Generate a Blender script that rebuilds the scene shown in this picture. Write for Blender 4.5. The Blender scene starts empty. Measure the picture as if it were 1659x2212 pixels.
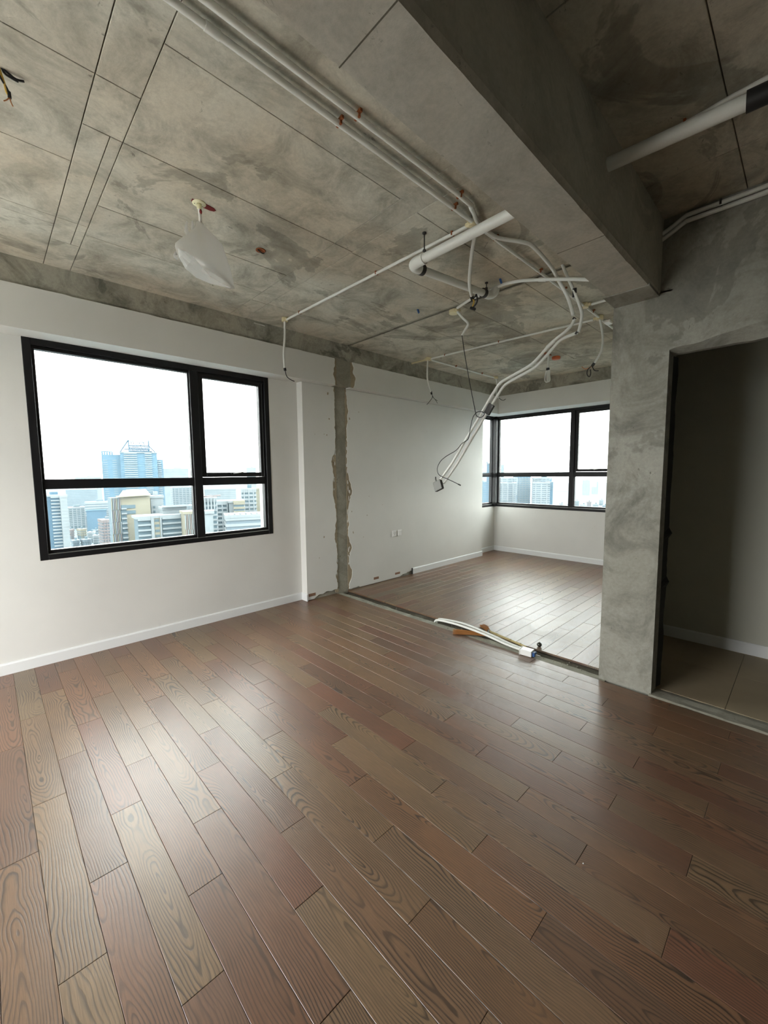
import bpy, bmesh, math, random
from mathutils import Vector, Matrix, noise as mnoise

random.seed(7)
S = bpy.context.scene
COL = S.collection
PI = math.pi

# ------------------------------------------------------------------ camera
CAM_H = 1.4824
FPX, YAW, PITCH, ROLL = 887.308, 0.7682, 0.0930, -0.0089
PCX, PCY = 829.5, 1106.0
_s, _c = math.sin(YAW), math.cos(YAW)
FWD = Vector((_s * math.cos(PITCH), _c * math.cos(PITCH), -math.sin(PITCH)))
RGT = Vector((_c, -_s, 0.0))
UPV = RGT.cross(FWD)
_cr, _sr = math.cos(ROLL), math.sin(ROLL)
RGT, UPV = _cr * RGT + _sr * UPV, -_sr * RGT + _cr * UPV
CAMP = Vector((0, 0, CAM_H))

cam_data = bpy.data.cameras.new('camera')
cam = bpy.data.objects.new('camera', cam_data)
COL.objects.link(cam)
cam_data.sensor_fit = 'VERTICAL'
cam_data.sensor_height = 36.0
cam_data.sensor_width = 27.0
cam_data.lens = FPX / 2212.0 * 36.0
cam_data.clip_start = 0.05
cam_data.clip_end = 6000
M = Matrix((RGT, UPV, -FWD)).transposed().to_4x4()
M.translation = CAMP
cam.matrix_world = M
S.camera = cam

# ------------------------------------------------------------------ world, light, exposure
SKY = 3.6
w = bpy.data.worlds.new('overcast_sky')
S.world = w
w.use_nodes = True
bgn = w.node_tree.nodes['Background']
bgn.inputs['Color'].default_value = (0.985, 0.99, 0.98, 1)
bgn.inputs['Strength'].default_value = SKY
S.view_settings.view_transform = 'Standard'
S.view_settings.look = 'None'
S.view_settings.gamma = 1.0
S.view_settings.exposure = 2.12
S.view_settings.use_curve_mapping = False
try:
    S.cycles.use_denoising = True
    S.cycles.adaptive_threshold = 0.02
    S.cycles.max_bounces = 9
    S.cycles.diffuse_bounces = 6
    S.cycles.glossy_bounces = 4
    S.cycles.transparent_max_bounces = 12
    S.cycles.transmission_bounces = 6
    S.cycles.caustics_reflective = False
    S.cycles.caustics_refractive = False
    S.cycles.sample_clamp_indirect = 8.0
except Exception:
    pass


def portal(name, loc, sx, sy, d):
    """sampling portal in a window opening: emits nothing itself"""
    l = bpy.data.lights.new(name, 'AREA')
    l.shape = 'RECTANGLE'
    l.size, l.size_y = sx, sy
    l.cycles.is_portal = True
    o = bpy.data.objects.new(name, l)
    COL.objects.link(o)
    o.location = loc
    o.rotation_euler = Vector(d).to_track_quat('-Z', 'Z').to_euler()
    return o


portal('window_daylight_portal', (1.264, 4.28, 1.677), 2.0, 1.69, (0, -1, 0))
portal('window_daylight_portal', (7.12, 3.07, 1.69), 2.2, 1.69, (-1, 0, 0))
portal('window_daylight_portal', (-2.14, 2.55, 1.265), 1.9, 2.47, (1, 0, 0))  # sits in the opening added beside the viewer
portal('window_daylight_portal', (6.65, 4.30, 1.69), 0.6, 1.69, (0, -1, 0))


# ------------------------------------------------------------------ pixel -> point
def at(px, py, x=None, y=None, z=None):
    d = FWD + (px - PCX) / FPX * RGT - (py - PCY) / FPX * UPV
    if x is not None:
        t = x / d.x
    elif y is not None:
        t = y / d.y
    else:
        t = (z - CAM_H) / d.z
    return CAMP + t * d


def in_view(p, m=0):
    d = Vector(p) - CAMP
    zc = d.dot(FWD)
    if zc < 0.05:
        return False
    u = PCX + FPX * d.dot(RGT) / zc
    v = PCY - FPX * d.dot(UPV) / zc
    return -m < u < 1659 + m and -m < v < 2212 + m


# ------------------------------------------------------------------ mesh helpers
class MB:
    def __init__(self):
        self.v, self.f, self.smooth = [], [], []

    def add(self, vs, fs, smooth=False):
        n = len(self.v)
        self.v += [tuple(p) for p in vs]
        self.f += [tuple(i + n for i in f) for f in fs]
        self.smooth += [smooth] * len(fs)
        return self

    def box(self, x0, x1, y0, y1, z0, z1):
        vs = [(x, y, z) for z in (z0, z1) for y in (y0, y1) for x in (x0, x1)]
        return self.add(vs, [(0, 2, 3, 1), (4, 5, 7, 6), (0, 1, 5, 4), (2, 6, 7, 3), (0, 4, 6, 2), (1, 3, 7, 5)])

    def bbox(self, x0, x1, y0, y1, z0, z1, b):
        """box with chamfered edges"""
        bm = bmesh.new()
        bmesh.ops.create_cube(bm, size=1)
        for q in bm.verts:
            q.co = Vector(((x0 + x1) / 2 + q.co.x * (x1 - x0), (y0 + y1) / 2 + q.co.y * (y1 - y0), (z0 + z1) / 2 + q.co.z * (z1 - z0)))
        bmesh.ops.bevel(bm, geom=list(bm.edges), offset=b, segments=1, affect='EDGES')
        bm.verts.index_update()
        self.add([q.co[:] for q in bm.verts], [[q.index for q in f.verts] for f in bm.faces])
        bm.free()
        return self

    def obox(self, c, ax, ay, az, hx, hy, hz):
        c = Vector(c)
        vs = []
        for k in (-1, 1):
            for j in (-1, 1):
                for i in (-1, 1):
                    vs.append(c + ax * (i * hx) + ay * (j * hy) + az * (k * hz))
        return self.add(vs, [(0, 2, 3, 1), (4, 5, 7, 6), (0, 1, 5, 4), (2, 6, 7, 3), (0, 4, 6, 2), (1, 3, 7, 5)])

    def tube(self, pts, r, n=10, sub=0, caps=True, radii=None):
        P = [Vector(p) for p in pts]
        if sub and len(P) > 2:
            Q, RR = [], []
            for i in range(len(P) - 1):
                p0, p1, p2, p3 = P[max(i - 1, 0)], P[i], P[i + 1], P[min(i + 2, len(P) - 1)]
                for k in range(sub):
                    t = k / sub
                    Q.append(0.5 * ((2 * p1) + (p2 - p0) * t + (2 * p0 - 5 * p1 + 4 * p2 - p3) * t * t + (3 * p1 - p0 - 3 * p2 + p3) * t ** 3))
                    if radii:
                        RR.append(radii[i] * (1 - t) + radii[i + 1] * t)
            Q.append(P[-1])
            if radii:
                RR.append(radii[-1])
                radii = RR
            P = Q
        m = len(P)
        tan = []
        for i in range(m):
            a, b = P[max(i - 1, 0)], P[min(i + 1, m - 1)]
            tan.append((b - a).normalized())
        ref = Vector((0, 0, 1)) if abs(tan[0].z) < 0.9 else Vector((1, 0, 0))
        nx = tan[0].cross(ref).normalized()
        vs, fs = [], []
        for i in range(m):
            nx = (nx - tan[i] * nx.dot(tan[i])).normalized()
            ny = tan[i].cross(nx)
            rr = radii[i] if radii else r
            for k in range(n):
                a = 2 * PI * k / n
                vs.append(P[i] + (nx * math.cos(a) + ny * math.sin(a)) * rr)
        for i in range(m - 1):
            for k in range(n):
                k2 = (k + 1) % n
                fs.append((i * n + k, i * n + k2, (i + 1) * n + k2, (i + 1) * n + k))
        self.add(vs, fs, True)
        if caps:
            self.add(vs[:n], [tuple(range(n - 1, -1, -1))])
            self.add(vs[-n:], [tuple(range(n))])
        return self

    def lathe(self, prof, c=(0, 0, 0), n=20, axis=Vector((0, 0, 1)), smooth=True):
        axis = Vector(axis).normalized()
        ref = Vector((1, 0, 0)) if abs(axis.x) < 0.9 else Vector((0, 1, 0))
        ax = axis.cross(ref).normalized()
        ay = axis.cross(ax)
        c = Vector(c)
        vs, fs = [], []
        for r, h in prof:
            for k in range(n):
                a = 2 * PI * k / n
                vs.append(c + axis * h + (ax * math.cos(a) + ay * math.sin(a)) * max(r, 1e-5))
        for i in range(len(prof) - 1):
            for k in range(n):
                k2 = (k + 1) % n
                fs.append((i * n + k, i * n + k2, (i + 1) * n + k2, (i + 1) * n + k))
        fs.append(tuple(range(n - 1, -1, -1)))
        fs.append(tuple((len(prof) - 1) * n + k for k in range(n)))
        return self.add(vs, fs, smooth)

    def mesh(self, name):
        me = bpy.data.meshes.new(name)
        me.from_pydata(self.v, [], self.f)
        me.polygons.foreach_set('use_smooth', self.smooth)
        bm = bmesh.new()
        bm.from_mesh(me)
        bmesh.ops.recalc_face_normals(bm, faces=bm.faces)
        bm.to_mesh(me)
        bm.free()
        me.update()
        return me

    def build(self, name, mat, parent=None):
        o = bpy.data.objects.new(name, self.mesh(name))
        o.data.materials.append(MAT[mat])
        COL.objects.link(o)
        if parent:
            o.parent = parent
        return o


def link(name, me, parent=None, loc=(0, 0, 0), rz=0.0):
    o = bpy.data.objects.new(name, me)
    COL.objects.link(o)
    o.location = loc
    o.rotation_euler = (0, 0, rz)
    if parent:
        o.parent = parent
    return o


def empty(name, loc=(0, 0, 0), rz=0.0):
    return link(name, None, None, loc, rz)


def tag(o, label, cat=None, group=None, kind=None):
    o['label'] = label
    if cat:
        o['category'] = cat
    if group:
        o['group'] = group
    if kind:
        o['kind'] = kind
    return o


def struct(o, label):
    o['kind'] = 'structure'
    o['label'] = label
    return o


def rebase(o, loc):
    """move an object's origin without moving its mesh"""
    loc = Vector(loc)
    o.data.transform(Matrix.Translation(-loc))
    o.location = loc
    return o


# ------------------------------------------------------------------ materials
MAT = {}


class NT:
    def __init__(self, name):
        m = bpy.data.materials.new(name)
        m.use_nodes = True
        self.m, self.t = m, m.node_tree
        self.b = self.t.nodes['Principled BSDF']
        self.out = self.t.nodes['Material Output']
        MAT[name] = m

    def n(self, typ, **kw):
        nd = self.t.nodes.new(typ)
        for k, v in kw.items():
            setattr(nd, k, v)
        return nd

    def l(self, a, b):
        self.t.links.new(a, b)

    def set(self, **kw):
        for k, v in kw.items():
            self.b.inputs[k.replace('_', ' ')].default_value = v
        return self

    def math(self, op, a, b=None, c=None):
        nd = self.n('ShaderNodeMath', operation=op)
        for i, q in enumerate((a, b, c)):
            if q is None:
                continue
            if isinstance(q, (int, float)):
                nd.inputs[i].default_value = q
            else:
                self.l(q, nd.inputs[i])
        return nd.outputs[0]

    def mix(self, f, a, b, blend='MIX'):
        nd = self.n('ShaderNodeMix', data_type='RGBA', blend_type=blend)
        for i, q in ((0, f), (6, a), (7, b)):
            if isinstance(q, (int, float)):
                nd.inputs[i].default_value = q
            elif isinstance(q, tuple):
                nd.inputs[i].default_value = q + (1,) if len(q) == 3 else q
            else:
                self.l(q, nd.inputs[i])
        return nd.outputs[2]

    def noise(self, vec, scale, detail=3, rough=0.55, dist=0.0):
        nd = self.n('ShaderNodeTexNoise')
        nd.inputs['Scale'].default_value = scale
        nd.inputs['Detail'].default_value = detail
        nd.inputs['Roughness'].default_value = rough
        nd.inputs['Distortion'].default_value = dist
        if vec is not None:
            self.l(vec, nd.inputs['Vector'])
        return nd.outputs[0]

    def ramp(self, f, stops, interp='LINEAR'):
        nd = self.n('ShaderNodeValToRGB')
        cr = nd.color_ramp
        cr.interpolation = interp
        while len(cr.elements) < len(stops):
            cr.elements.new(0.5)
        for e, (p, c) in zip(cr.elements, stops):
            e.position = p
            e.color = (c, c, c, 1) if isinstance(c, (int, float)) else tuple(c) + (1,)
        self.l(f, nd.inputs[0])
        return nd.outputs[0]

    def mapping(self, vec, scale=(1, 1, 1), loc=None):
        nd = self.n('ShaderNodeMapping')
        nd.inputs['Scale'].default_value = scale
        self.l(vec, nd.inputs['Vector'])
        if loc is not None:
            self.l(loc, nd.inputs['Location'])
        return nd.outputs[0]

    def bump(self, h, strength, dist=0.01):
        nd = self.n('ShaderNodeBump')
        nd.inputs['Strength'].default_value = strength
        nd.inputs['Distance'].default_value = dist
        self.l(h, nd.inputs['Height'])
        self.l(nd.outputs[0], self.b.inputs['Normal'])

    def pos(self):
        return self.n('ShaderNodeNewGeometry').outputs['Position']


def simple(name, col, rough=0.6, metal=0.0, spec=0.5, **kw):
    t = NT(name)
    t.set(Base_Color=tuple(col) + (1,), Roughness=rough, Metallic=metal)
    t.b.inputs['Specular IOR Level'].default_value = spec
    for k, v in kw.items():
        t.b.inputs[k.replace('_', ' ')].default_value = v
    return t


def mat_paint(name, col, dirt):
    t = NT(name)
    p = t.pos()
    a = t.ramp(t.noise(p, 1.3, 4), [(0.35, 0.0), (0.7, 1.0)])
    c = t.mix(a, col, tuple(q * 0.93 for q in col))
    sm = t.ramp(t.noise(t.mapping(p, (5, 5, 2)), 1.6, 6, 0.7), [(0.66, 0.0), (0.78, dirt)])
    c = t.mix(sm, c, (0.42, 0.40, 0.36))
    t.l(c, t.b.inputs['Base Color'])
    t.set(Roughness=0.85)
    t.b.inputs['Specular IOR Level'].default_value = 0.25
    t.bump(t.noise(p, 60, 4), 0.12, 0.002)


def mat_concrete(name, light, dark, warm, stain=0.5, perobj=0.0, mott=0.6, rough=0.9):
    t = NT(name)
    p = t.pos()
    big = t.ramp(t.noise(p, 1.1, 5, 0.6, 0.6), [(0.36, 0.0), (0.66, 1.0)])
    c = t.mix(big, light, warm)
    med = t.ramp(t.noise(p, 3.2, 8, 0.72, 0.7), [(0.44, 0.0), (0.66, 1.0)])
    c = t.mix(t.math('MULTIPLY', med, mott), c, dark)
    # crisp-edged damp / mould stains
    st = t.ramp(t.noise(p, 0.9, 6, 0.62, 1.3), [(0.560, 0.0), (0.575, 0.7), (0.72, 1.0)])
    c = t.mix(t.math('MULTIPLY', st, stain), c, tuple(q * 0.62 for q in dark))
    # small dark pits and scuffs
    pit = t.ramp(t.noise(t.mapping(p, (1, 1.6, 1)), 7.0, 6, 0.75, 1.2), [(0.64, 0.0), (0.70, 1.0)])
    c = t.mix(t.math('MULTIPLY', pit, 0.7), c, tuple(q * 0.4 for q in dark))
    fine = t.noise(p, 55, 4, 0.7)
    c = t.mix(t.ramp(fine, [(0.3, 0.22), (0.7, 0.0)]), c, tuple(q * 0.5 for q in dark))
    if perobj:
        r = t.n('ShaderNodeObjectInfo').outputs['Random']
        k = t.math('ADD', t.math('MULTIPLY', r, perobj), 1 - perobj)
        cc = t.n('ShaderNodeCombineColor')
        for i in range(3):
            t.l(k, cc.inputs[i])
        c = t.mix(1.0, c, cc.outputs[0], 'MULTIPLY')
    t.l(c, t.b.inputs['Base Color'])
    t.set(Roughness=rough)
    t.b.inputs['Specular IOR Level'].default_value = 0.2
    h = t.math('ADD', t.math('MULTIPLY', t.noise(p, 14, 6, 0.7), 0.7), t.math('MULTIPLY', fine, 0.3))
    t.bump(h, 0.35, 0.006)


def mat_wood():
    t = NT('oak_plank')
    tc = t.n('ShaderNodeTexCoord').outputs['Object']
    oi = t.n('ShaderNodeObjectInfo').outputs['Random']
    wn = t.n('ShaderNodeTexWhiteNoise', noise_dimensions='1D')
    t.l(t.math('MULTIPLY', oi, 917.3), wn.inputs['W'])
    sp = t.n('ShaderNodeSeparateColor')
    t.l(wn.outputs['Color'], sp.inputs[0])
    r1, r2, r3 = sp.outputs
    off = t.n('ShaderNodeCombineXYZ')
    for i, q in enumerate((r1, r2, r3)):
        t.l(t.math('MULTIPLY', q, 53.0), off.inputs[i])
    n1 = t.noise(t.mapping(tc, (7, 1.7, 1), off.outputs[0]), 1.0, 2, 0.5)
    n2 = t.noise(t.mapping(tc, (2.5, 2.6, 1), off.outputs[0]), 1.0, 2, 0.5)
    n3 = t.noise(t.mapping(tc, (55, 9, 1), off.outputs[0]), 1.0, 2, 0.6)
    sx = t.n('ShaderNodeSeparateXYZ')
    t.l(tc, sx.inputs[0])
    # distance from a tilted, wandering heart: cuts through growth rings give cathedral arches
    u = t.math('ADD', t.math('ADD', sx.outputs[0], t.math('MULTIPLY', t.math('SUBTRACT', r1, 0.5), 0.15)),
               t.math('MULTIPLY', t.math('SUBTRACT', n1, 0.5), 0.075))
    sl = t.math('MULTIPLY', t.math('SUBTRACT', r2, 0.5), 0.20)
    v = t.math('ADD', t.math('MULTIPLY', sx.outputs[1], sl),
               t.math('ADD', t.math('MULTIPLY', t.math('SUBTRACT', r3, 0.35), 0.07), t.math('MULTIPLY', t.math('SUBTRACT', n2, 0.5), 0.10)))
    R = t.math('SQRT', t.math('ADD', t.math('MULTIPLY', u, u), t.math('MULTIPLY', v, v)))
    R = t.math('ADD', R, t.math('MULTIPLY', n3, 0.0035))
    ring = t.math('FRACT', t.math('MULTIPLY', R, 125.0))
    line = t.ramp(ring, [(0.0, 0.10), (0.45, 0.0), (0.62, 0.35), (0.80, 1.0), (0.93, 0.9), (1.0, 0.10)])
    strength = t.ramp(n2, [(0.35, 0.40), (0.62, 0.95)])
    line = t.math('MULTIPLY', line, strength)
    fib = t.noise(t.mapping(tc, (420, 14, 1), off.outputs[0]), 1.0, 3, 0.6)
    base = t.ramp(oi, [(0.0, (0.180, 0.080, 0.043)), (0.16, (0.255, 0.160, 0.082)), (0.30, (0.225, 0.094, 0.054)), (0.44, (0.168, 0.086, 0.050)),
                       (0.56, (0.270, 0.178, 0.096)), (0.70, (0.195, 0.094, 0.055)), (0.84, (0.245, 0.118, 0.058)), (1.0, (0.225, 0.170, 0.100))])
    base = t.mix(t.math('MULTIPLY', t.ramp(n1, [(0.3, 0.0), (0.75, 1.0)]), 0.35), base, (0.175, 0.112, 0.070))
    c = t.mix(t.math('MULTIPLY', line, 0.95), base, (0.034, 0.024, 0.018))
    c = t.mix(t.ramp(fib, [(0.35, 0.35), (0.62, 0.0)]), c, (0.055, 0.034, 0.022))
    # dried plaster dust plus painted-in window glare: whitish film with its own drifted, wiped shape around the demolished partition
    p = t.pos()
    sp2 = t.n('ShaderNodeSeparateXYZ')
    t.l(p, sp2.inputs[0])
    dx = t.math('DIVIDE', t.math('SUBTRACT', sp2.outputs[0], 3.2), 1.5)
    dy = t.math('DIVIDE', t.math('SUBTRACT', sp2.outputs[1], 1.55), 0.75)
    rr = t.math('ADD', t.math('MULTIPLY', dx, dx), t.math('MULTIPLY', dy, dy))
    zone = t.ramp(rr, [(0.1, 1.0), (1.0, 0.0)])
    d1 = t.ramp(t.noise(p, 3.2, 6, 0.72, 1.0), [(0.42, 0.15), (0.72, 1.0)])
    dust_glare = t.math('MULTIPLY', t.math('MULTIPLY', zone, d1), 0.42)
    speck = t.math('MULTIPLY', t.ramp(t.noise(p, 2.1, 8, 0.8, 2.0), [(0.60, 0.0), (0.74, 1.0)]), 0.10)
    dust_glare = t.math('MAXIMUM', dust_glare, speck)
    c = t.mix(dust_glare, c, (0.46, 0.43, 0.40))
    t.l(c, t.b.inputs['Base Color'])
    rg = t.math('ADD', 0.29, t.math('MULTIPLY', fib, 0.12))
    rg = t.math('ADD', rg, t.math('MULTIPLY', dust_glare, 0.35))
    t.l(rg, t.b.inputs['Roughness'])
    t.b.inputs['Specular IOR Level'].default_value = 0.85
    t.bump(t.math('SUBTRACT', t.math('MULTIPLY', fib, 0.3), line), 0.18, 0.0012)


def mat_glass():
    t = NT('window_glass')
    fr = t.n('ShaderNodeFresnel')
    fr.inputs['IOR'].default_value = 1.5
    tr = t.n('ShaderNodeBsdfTransparent')
    tr.inputs['Color'].default_value = (0.84, 0.87, 0.86, 1)
    gl = t.n('ShaderNodeBsdfGlossy')
    gl.inputs['Roughness'].default_value = 0.02
    mx = t.n('ShaderNodeMixShader')
    bf = t.n('ShaderNodeNewGeometry').outputs['Backfacing']
    t.l(t.math('MULTIPLY', fr.outputs[0], t.math('SUBTRACT', 1.0, bf)), mx.inputs[0])
    t.l(tr.outputs[0], mx.inputs[1])
    t.l(gl.outputs[0], mx.inputs[2])
    t.l(mx.outputs[0], t.out.inputs['Surface'])


def mat_bag():
    t = NT('thin_plastic_film')
    d = t.n('ShaderNodeBsdfDiffuse')
    d.inputs['Color'].default_value = (0.78, 0.77, 0.74, 1)
    tl = t.n('ShaderNodeBsdfTranslucent')
    tl.inputs['Color'].default_value = (0.8, 0.79, 0.76, 1)
    tr = t.n('ShaderNodeBsdfTransparent')
    g = t.n('ShaderNodeBsdfGlossy')
    g.inputs['Roughness'].default_value = 0.3
    m1, m2, m3 = (t.n('ShaderNodeMixShader') for _ in range(3))
    m1.inputs[0].default_value = 0.5
    t.l(d.outputs[0], m1.inputs[1])
    t.l(tl.outputs[0], m1.inputs[2])
    m2.inputs[0].default_value = 0.50
    t.l(m1.outputs[0], m2.inputs[1])
    t.l(tr.outputs[0], m2.inputs[2])
    m3.inputs[0].default_value = 0.06
    t.l(m2.outputs[0], m3.inputs[1])
    t.l(g.outputs[0], m3.inputs[2])
    t.l(m3.outputs[0], t.out.inputs['Surface'])


def mat_fold():
    t = NT('lit_film')  # bag film whitened so window light is painted into it
    d = t.n('ShaderNodeBsdfDiffuse')
    d.inputs['Color'].default_value = (0.95, 0.95, 0.93, 1)
    tl = t.n('ShaderNodeBsdfTranslucent')
    tl.inputs['Color'].default_value = (0.95, 0.95, 0.93, 1)
    bp = t.n('ShaderNodeBump')
    bp.inputs['Strength'].default_value = 0.6
    bp.inputs['Distance'].default_value = 0.01
    t.l(t.noise(t.pos(), 24, 4, 0.6, 1.0), bp.inputs['Height'])
    t.l(bp.outputs[0], d.inputs['Normal'])
    m1 = t.n('ShaderNodeMixShader')
    m1.inputs[0].default_value = 0.65
    t.l(d.outputs[0], m1.inputs[1])
    t.l(tl.outputs[0], m1.inputs[2])
    t.l(m1.outputs[0], t.out.inputs['Surface'])


mat_fold()


def mat_tile():
    t = NT('beige_tile')
    p = t.pos()
    c = t.mix(t.ramp(t.noise(p, 2.5, 5), [(0.35, 0.0), (0.7, 1.0)]), (0.36, 0.29, 0.19), (0.30, 0.245, 0.165))
    t.l(c, t.b.inputs['Base Color'])
    t.set(Roughness=0.55)


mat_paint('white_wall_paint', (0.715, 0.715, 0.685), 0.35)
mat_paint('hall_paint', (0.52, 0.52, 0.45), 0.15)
mat_concrete('slab_concrete', (0.66, 0.65, 0.565), (0.24, 0.23, 0.185), (0.63, 0.56, 0.445), 0.55, 0.16, 0.72)
mat_concrete('beam_concrete', (0.52, 0.51, 0.455), (0.30, 0.295, 0.25), (0.53, 0.49, 0.41), 0.35)
mat_concrete('edge_beam_concrete', (0.44, 0.435, 0.375), (0.13, 0.13, 0.105), (0.43, 0.40, 0.33), 0.7, 0.0, 0.85)
mat_concrete('pillar_render', (0.40, 0.395, 0.35), (0.15, 0.147, 0.123), (0.32, 0.31, 0.265), 0.45, 0.0, 0.8)
mat_concrete('wall_core', (0.35, 0.345, 0.295), (0.18, 0.175, 0.14), (0.36, 0.335, 0.27), 0.3)
mat_concrete('old_render', (0.42, 0.36, 0.265), (0.24, 0.20, 0.14), (0.44, 0.36, 0.25), 0.2)
mat_concrete('floor_mortar', (0.40, 0.40, 0.34), (0.20, 0.20, 0.165), (0.38, 0.36, 0.29), 0.4)
mat_concrete('dark_mortar_shade', (0.16, 0.155, 0.125), (0.07, 0.07, 0.055), (0.18, 0.165, 0.13), 0.6)  # dark joints and beds; also paints shade into floor trench and scar groove
mat_wood()
mat_glass()
mat_bag()
mat_tile()
simple('black_frame', (0.008, 0.008, 0.009), 0.42, 0.0, 0.3)
simple('dark_gasket', (0.01, 0.01, 0.01), 0.7)
simple('white_trim', (0.76, 0.78, 0.78), 0.5)
simple('white_pvc', (0.72, 0.73, 0.69), 0.4)
simple('box_grey', (0.22, 0.22, 0.205), 0.6)
simple('ivory_pvc', (0.66, 0.58, 0.36), 0.45)
simple('black_tape', (0.012, 0.012, 0.013), 0.5)
simple('yellow_wire', (0.55, 0.36, 0.06), 0.5)
simple('copper_wire', (0.55, 0.25, 0.12), 0.35, 0.8)
simple('rust_orange', (0.26, 0.075, 0.02), 0.8)
simple('orange_plastic', (0.55, 0.13, 0.04), 0.4)
simple('blue_plastic', (0.02, 0.09, 0.28), 0.45)
simple('red_paint', (0.22, 0.02, 0.02), 0.8)
simple('iron', (0.06, 0.058, 0.055), 0.55, 0.7)
simple('steel_ball', (0.10, 0.10, 0.09), 0.25, 0.9)
simple('silver_metal', (0.62, 0.62, 0.60), 0.3, 0.9)
simple('bamboo', (0.46, 0.36, 0.16), 0.55)
simple('straw', (0.40, 0.17, 0.045), 0.8)
simple('brown_bracket', (0.24, 0.13, 0.08), 0.7)
simple('bounce_tile', (0.80, 0.78, 0.73), 0.6)
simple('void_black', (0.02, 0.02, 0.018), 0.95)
simple('socket_white', (0.80, 0.80, 0.79), 0.35)
simple('plank_bed', (0.05, 0.04, 0.03), 0.95)
simple('cream_plastic', (0.78, 0.74, 0.50), 0.45)
simple('lamp_white', (0.85, 0.84, 0.80), 0.4)

# ------------------------------------------------------------------ room numbers (metres)
YW = 4.1235            # window wall
YUB = 3.914            # face of the edge beam over it
ZUB, ZCB, HS = 2.52, 2.82, 3.009
XPIER, YP = 2.6175, 4.015
XS0, XS1 = 3.086, 3.237    # demolished partition
XE, XB, YC = 6.30, 6.965, 4.167
XBB = 6.623
YPL, YPR = 0.976, 0.650    # pillar left / doorway edge
HB, YBL, YBR = 2.567, 0.959, 0.713
XL, YN = -2.0, -3.0        # unseen walls
TH = 0.28

# ------------------------------------------------------------------ floors
PW, PL = 0.1214, 0.909
_pm = {}


def plank_mesh(wd, ln):
    key = (round(wd, 3), round(ln, 3))
    if key not in _pm:
        g, c, d = 0.0006, 0.0009, 0.0145
        hx, hy = wd / 2 - g, ln / 2 - g
        vs = []
        for (ix, z) in ((c, 0.0), (0.0, -c), (0.0, -d)):
            for sx, sy in ((-1, -1), (1, -1), (1, 1), (-1, 1)):
                vs.append((sx * (hx - ix), sy * (hy - ix), z))
        fs = [(0, 1, 2, 3)]
        for k in range(2):
            for i in range(4):
                j = (i + 1) % 4
                fs.append((k * 4 + i, (k + 1) * 4 + i, (k + 1) * 4 + j, k * 4 + j))
        m = MB()
        m.add(vs, fs)
        me = m.mesh('plank')
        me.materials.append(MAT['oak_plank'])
        _pm[key] = me
    return _pm[key]


def lay(parent, a0, a1, b0, b1, arow, joint, along_y, margin):
    """rows across a (plank width), joints along b"""
    k0 = math.floor((a0 - arow) / PW) - 1
    k = k0
    cnt = 0
    while arow + k * PW < a1:
        ra, rb = max(arow + k * PW, a0), min(arow + (k + 1) * PW, a1)
        if rb - ra > 0.008:
            j0 = joint(k % 3)
            n = math.floor((b0 - j0) / PL)
            while j0 + n * PL < b1:
                sa, sb = max(j0 + n * PL, b0), min(j0 + (n + 1) * PL, b1)
                if sb - sa > 0.012:
                    ca, cb = (ra + rb) / 2, (sa + sb) / 2
                    pts = [(ca, q) for q in (sa, cb, sb)]
                    pts = [(p if along_y else (p[1], p[0])) for p in pts]
                    if any(in_view((p[0], p[1], 0), margin) for p in pts):
                        loc = (ca, cb, 0) if along_y else (cb, ca, 0)
                        o = link('plank', plank_mesh(rb - ra, sb - sa), parent, loc, (0 if along_y else PI / 2) + PI * random.randint(0, 1))
                        o.location.z = random.uniform(-0.0006, 0.0)
                        cnt += 1
                n += 1
        k += 1
    return cnt


fl = MB().box(XL, XS0 + 0.0, YN, YW + 0.2, -0.16, -0.0146).build('floor', 'plank_bed')
struct(fl, 'red-brown oak plank floor of the main room running towards the wide window')
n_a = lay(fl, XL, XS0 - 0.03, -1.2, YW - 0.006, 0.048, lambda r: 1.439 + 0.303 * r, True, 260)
fr = MB().box(XS1, XB + 0.02, 0.9, YC + 0.1, -0.16, -0.0146).build('floor', 'plank_bed')
struct(fr, 'oak plank floor of the far room laid parallel to the window wall')
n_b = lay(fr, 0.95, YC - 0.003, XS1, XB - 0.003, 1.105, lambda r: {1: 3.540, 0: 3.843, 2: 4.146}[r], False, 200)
print('planks', n_a, n_b)

# mortar trench where the partition stood
def strip_mesh(rows, amp, seed):
    vs, fs = [], []
    K = len(rows)
    for i in range(nn + 1):
        yy = 0.93 + (YP - 0.93) * i / nn
        for j, (xx, zz) in enumerate(rows):
            q = nz3(xx * 40, yy * 11, seed)
            e = 0.010 * nz3(j * 7.1, yy * 8, seed + 1) + 0.006 * nz3(j * 3.3, yy * 31, seed + 2)
            vs.append((xx + (e if j not in (0,) else 0), yy, zz + q * amp * (0 if j == 0 else 1)))
    for i in range(nn):
        for j in range(K - 1):
            a = i * K + j
            fs.append((a, a + 1, a + 1 + K, a + K))
    return MB().add(vs, fs)


nz3 = lambda a, b, c: mnoise.noise(Vector((a, b, c)))
nn = 120
tr = strip_mesh([(XS0 - 0.031, -0.004), (XS0 - 0.012, -0.002), (XS0 + 0.02, -0.004), (XS0 + 0.048, -0.005), (XS0 + 0.060, -0.028)], 0.004, 1).build('floor_strip', 'floor_mortar')
struct(tr, 'rough grey mortar strip left in the floor where a partition was removed')
strip_mesh([(XS0 + 0.045, -0.030), (XS0 + 0.08, -0.030), (XS0 + 0.12, -0.026), (XS1 + 0.02, -0.028)], 0.010, 5).build('shaded_channel', 'dark_mortar_shade', tr)  # darkened colour paints in the shade under the far plank edge
MB().box(XS0 - 0.03, XS1, 0.9, YP, -0.16, -0.045).build('strip_base', 'dark_mortar_shade', tr)
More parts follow.
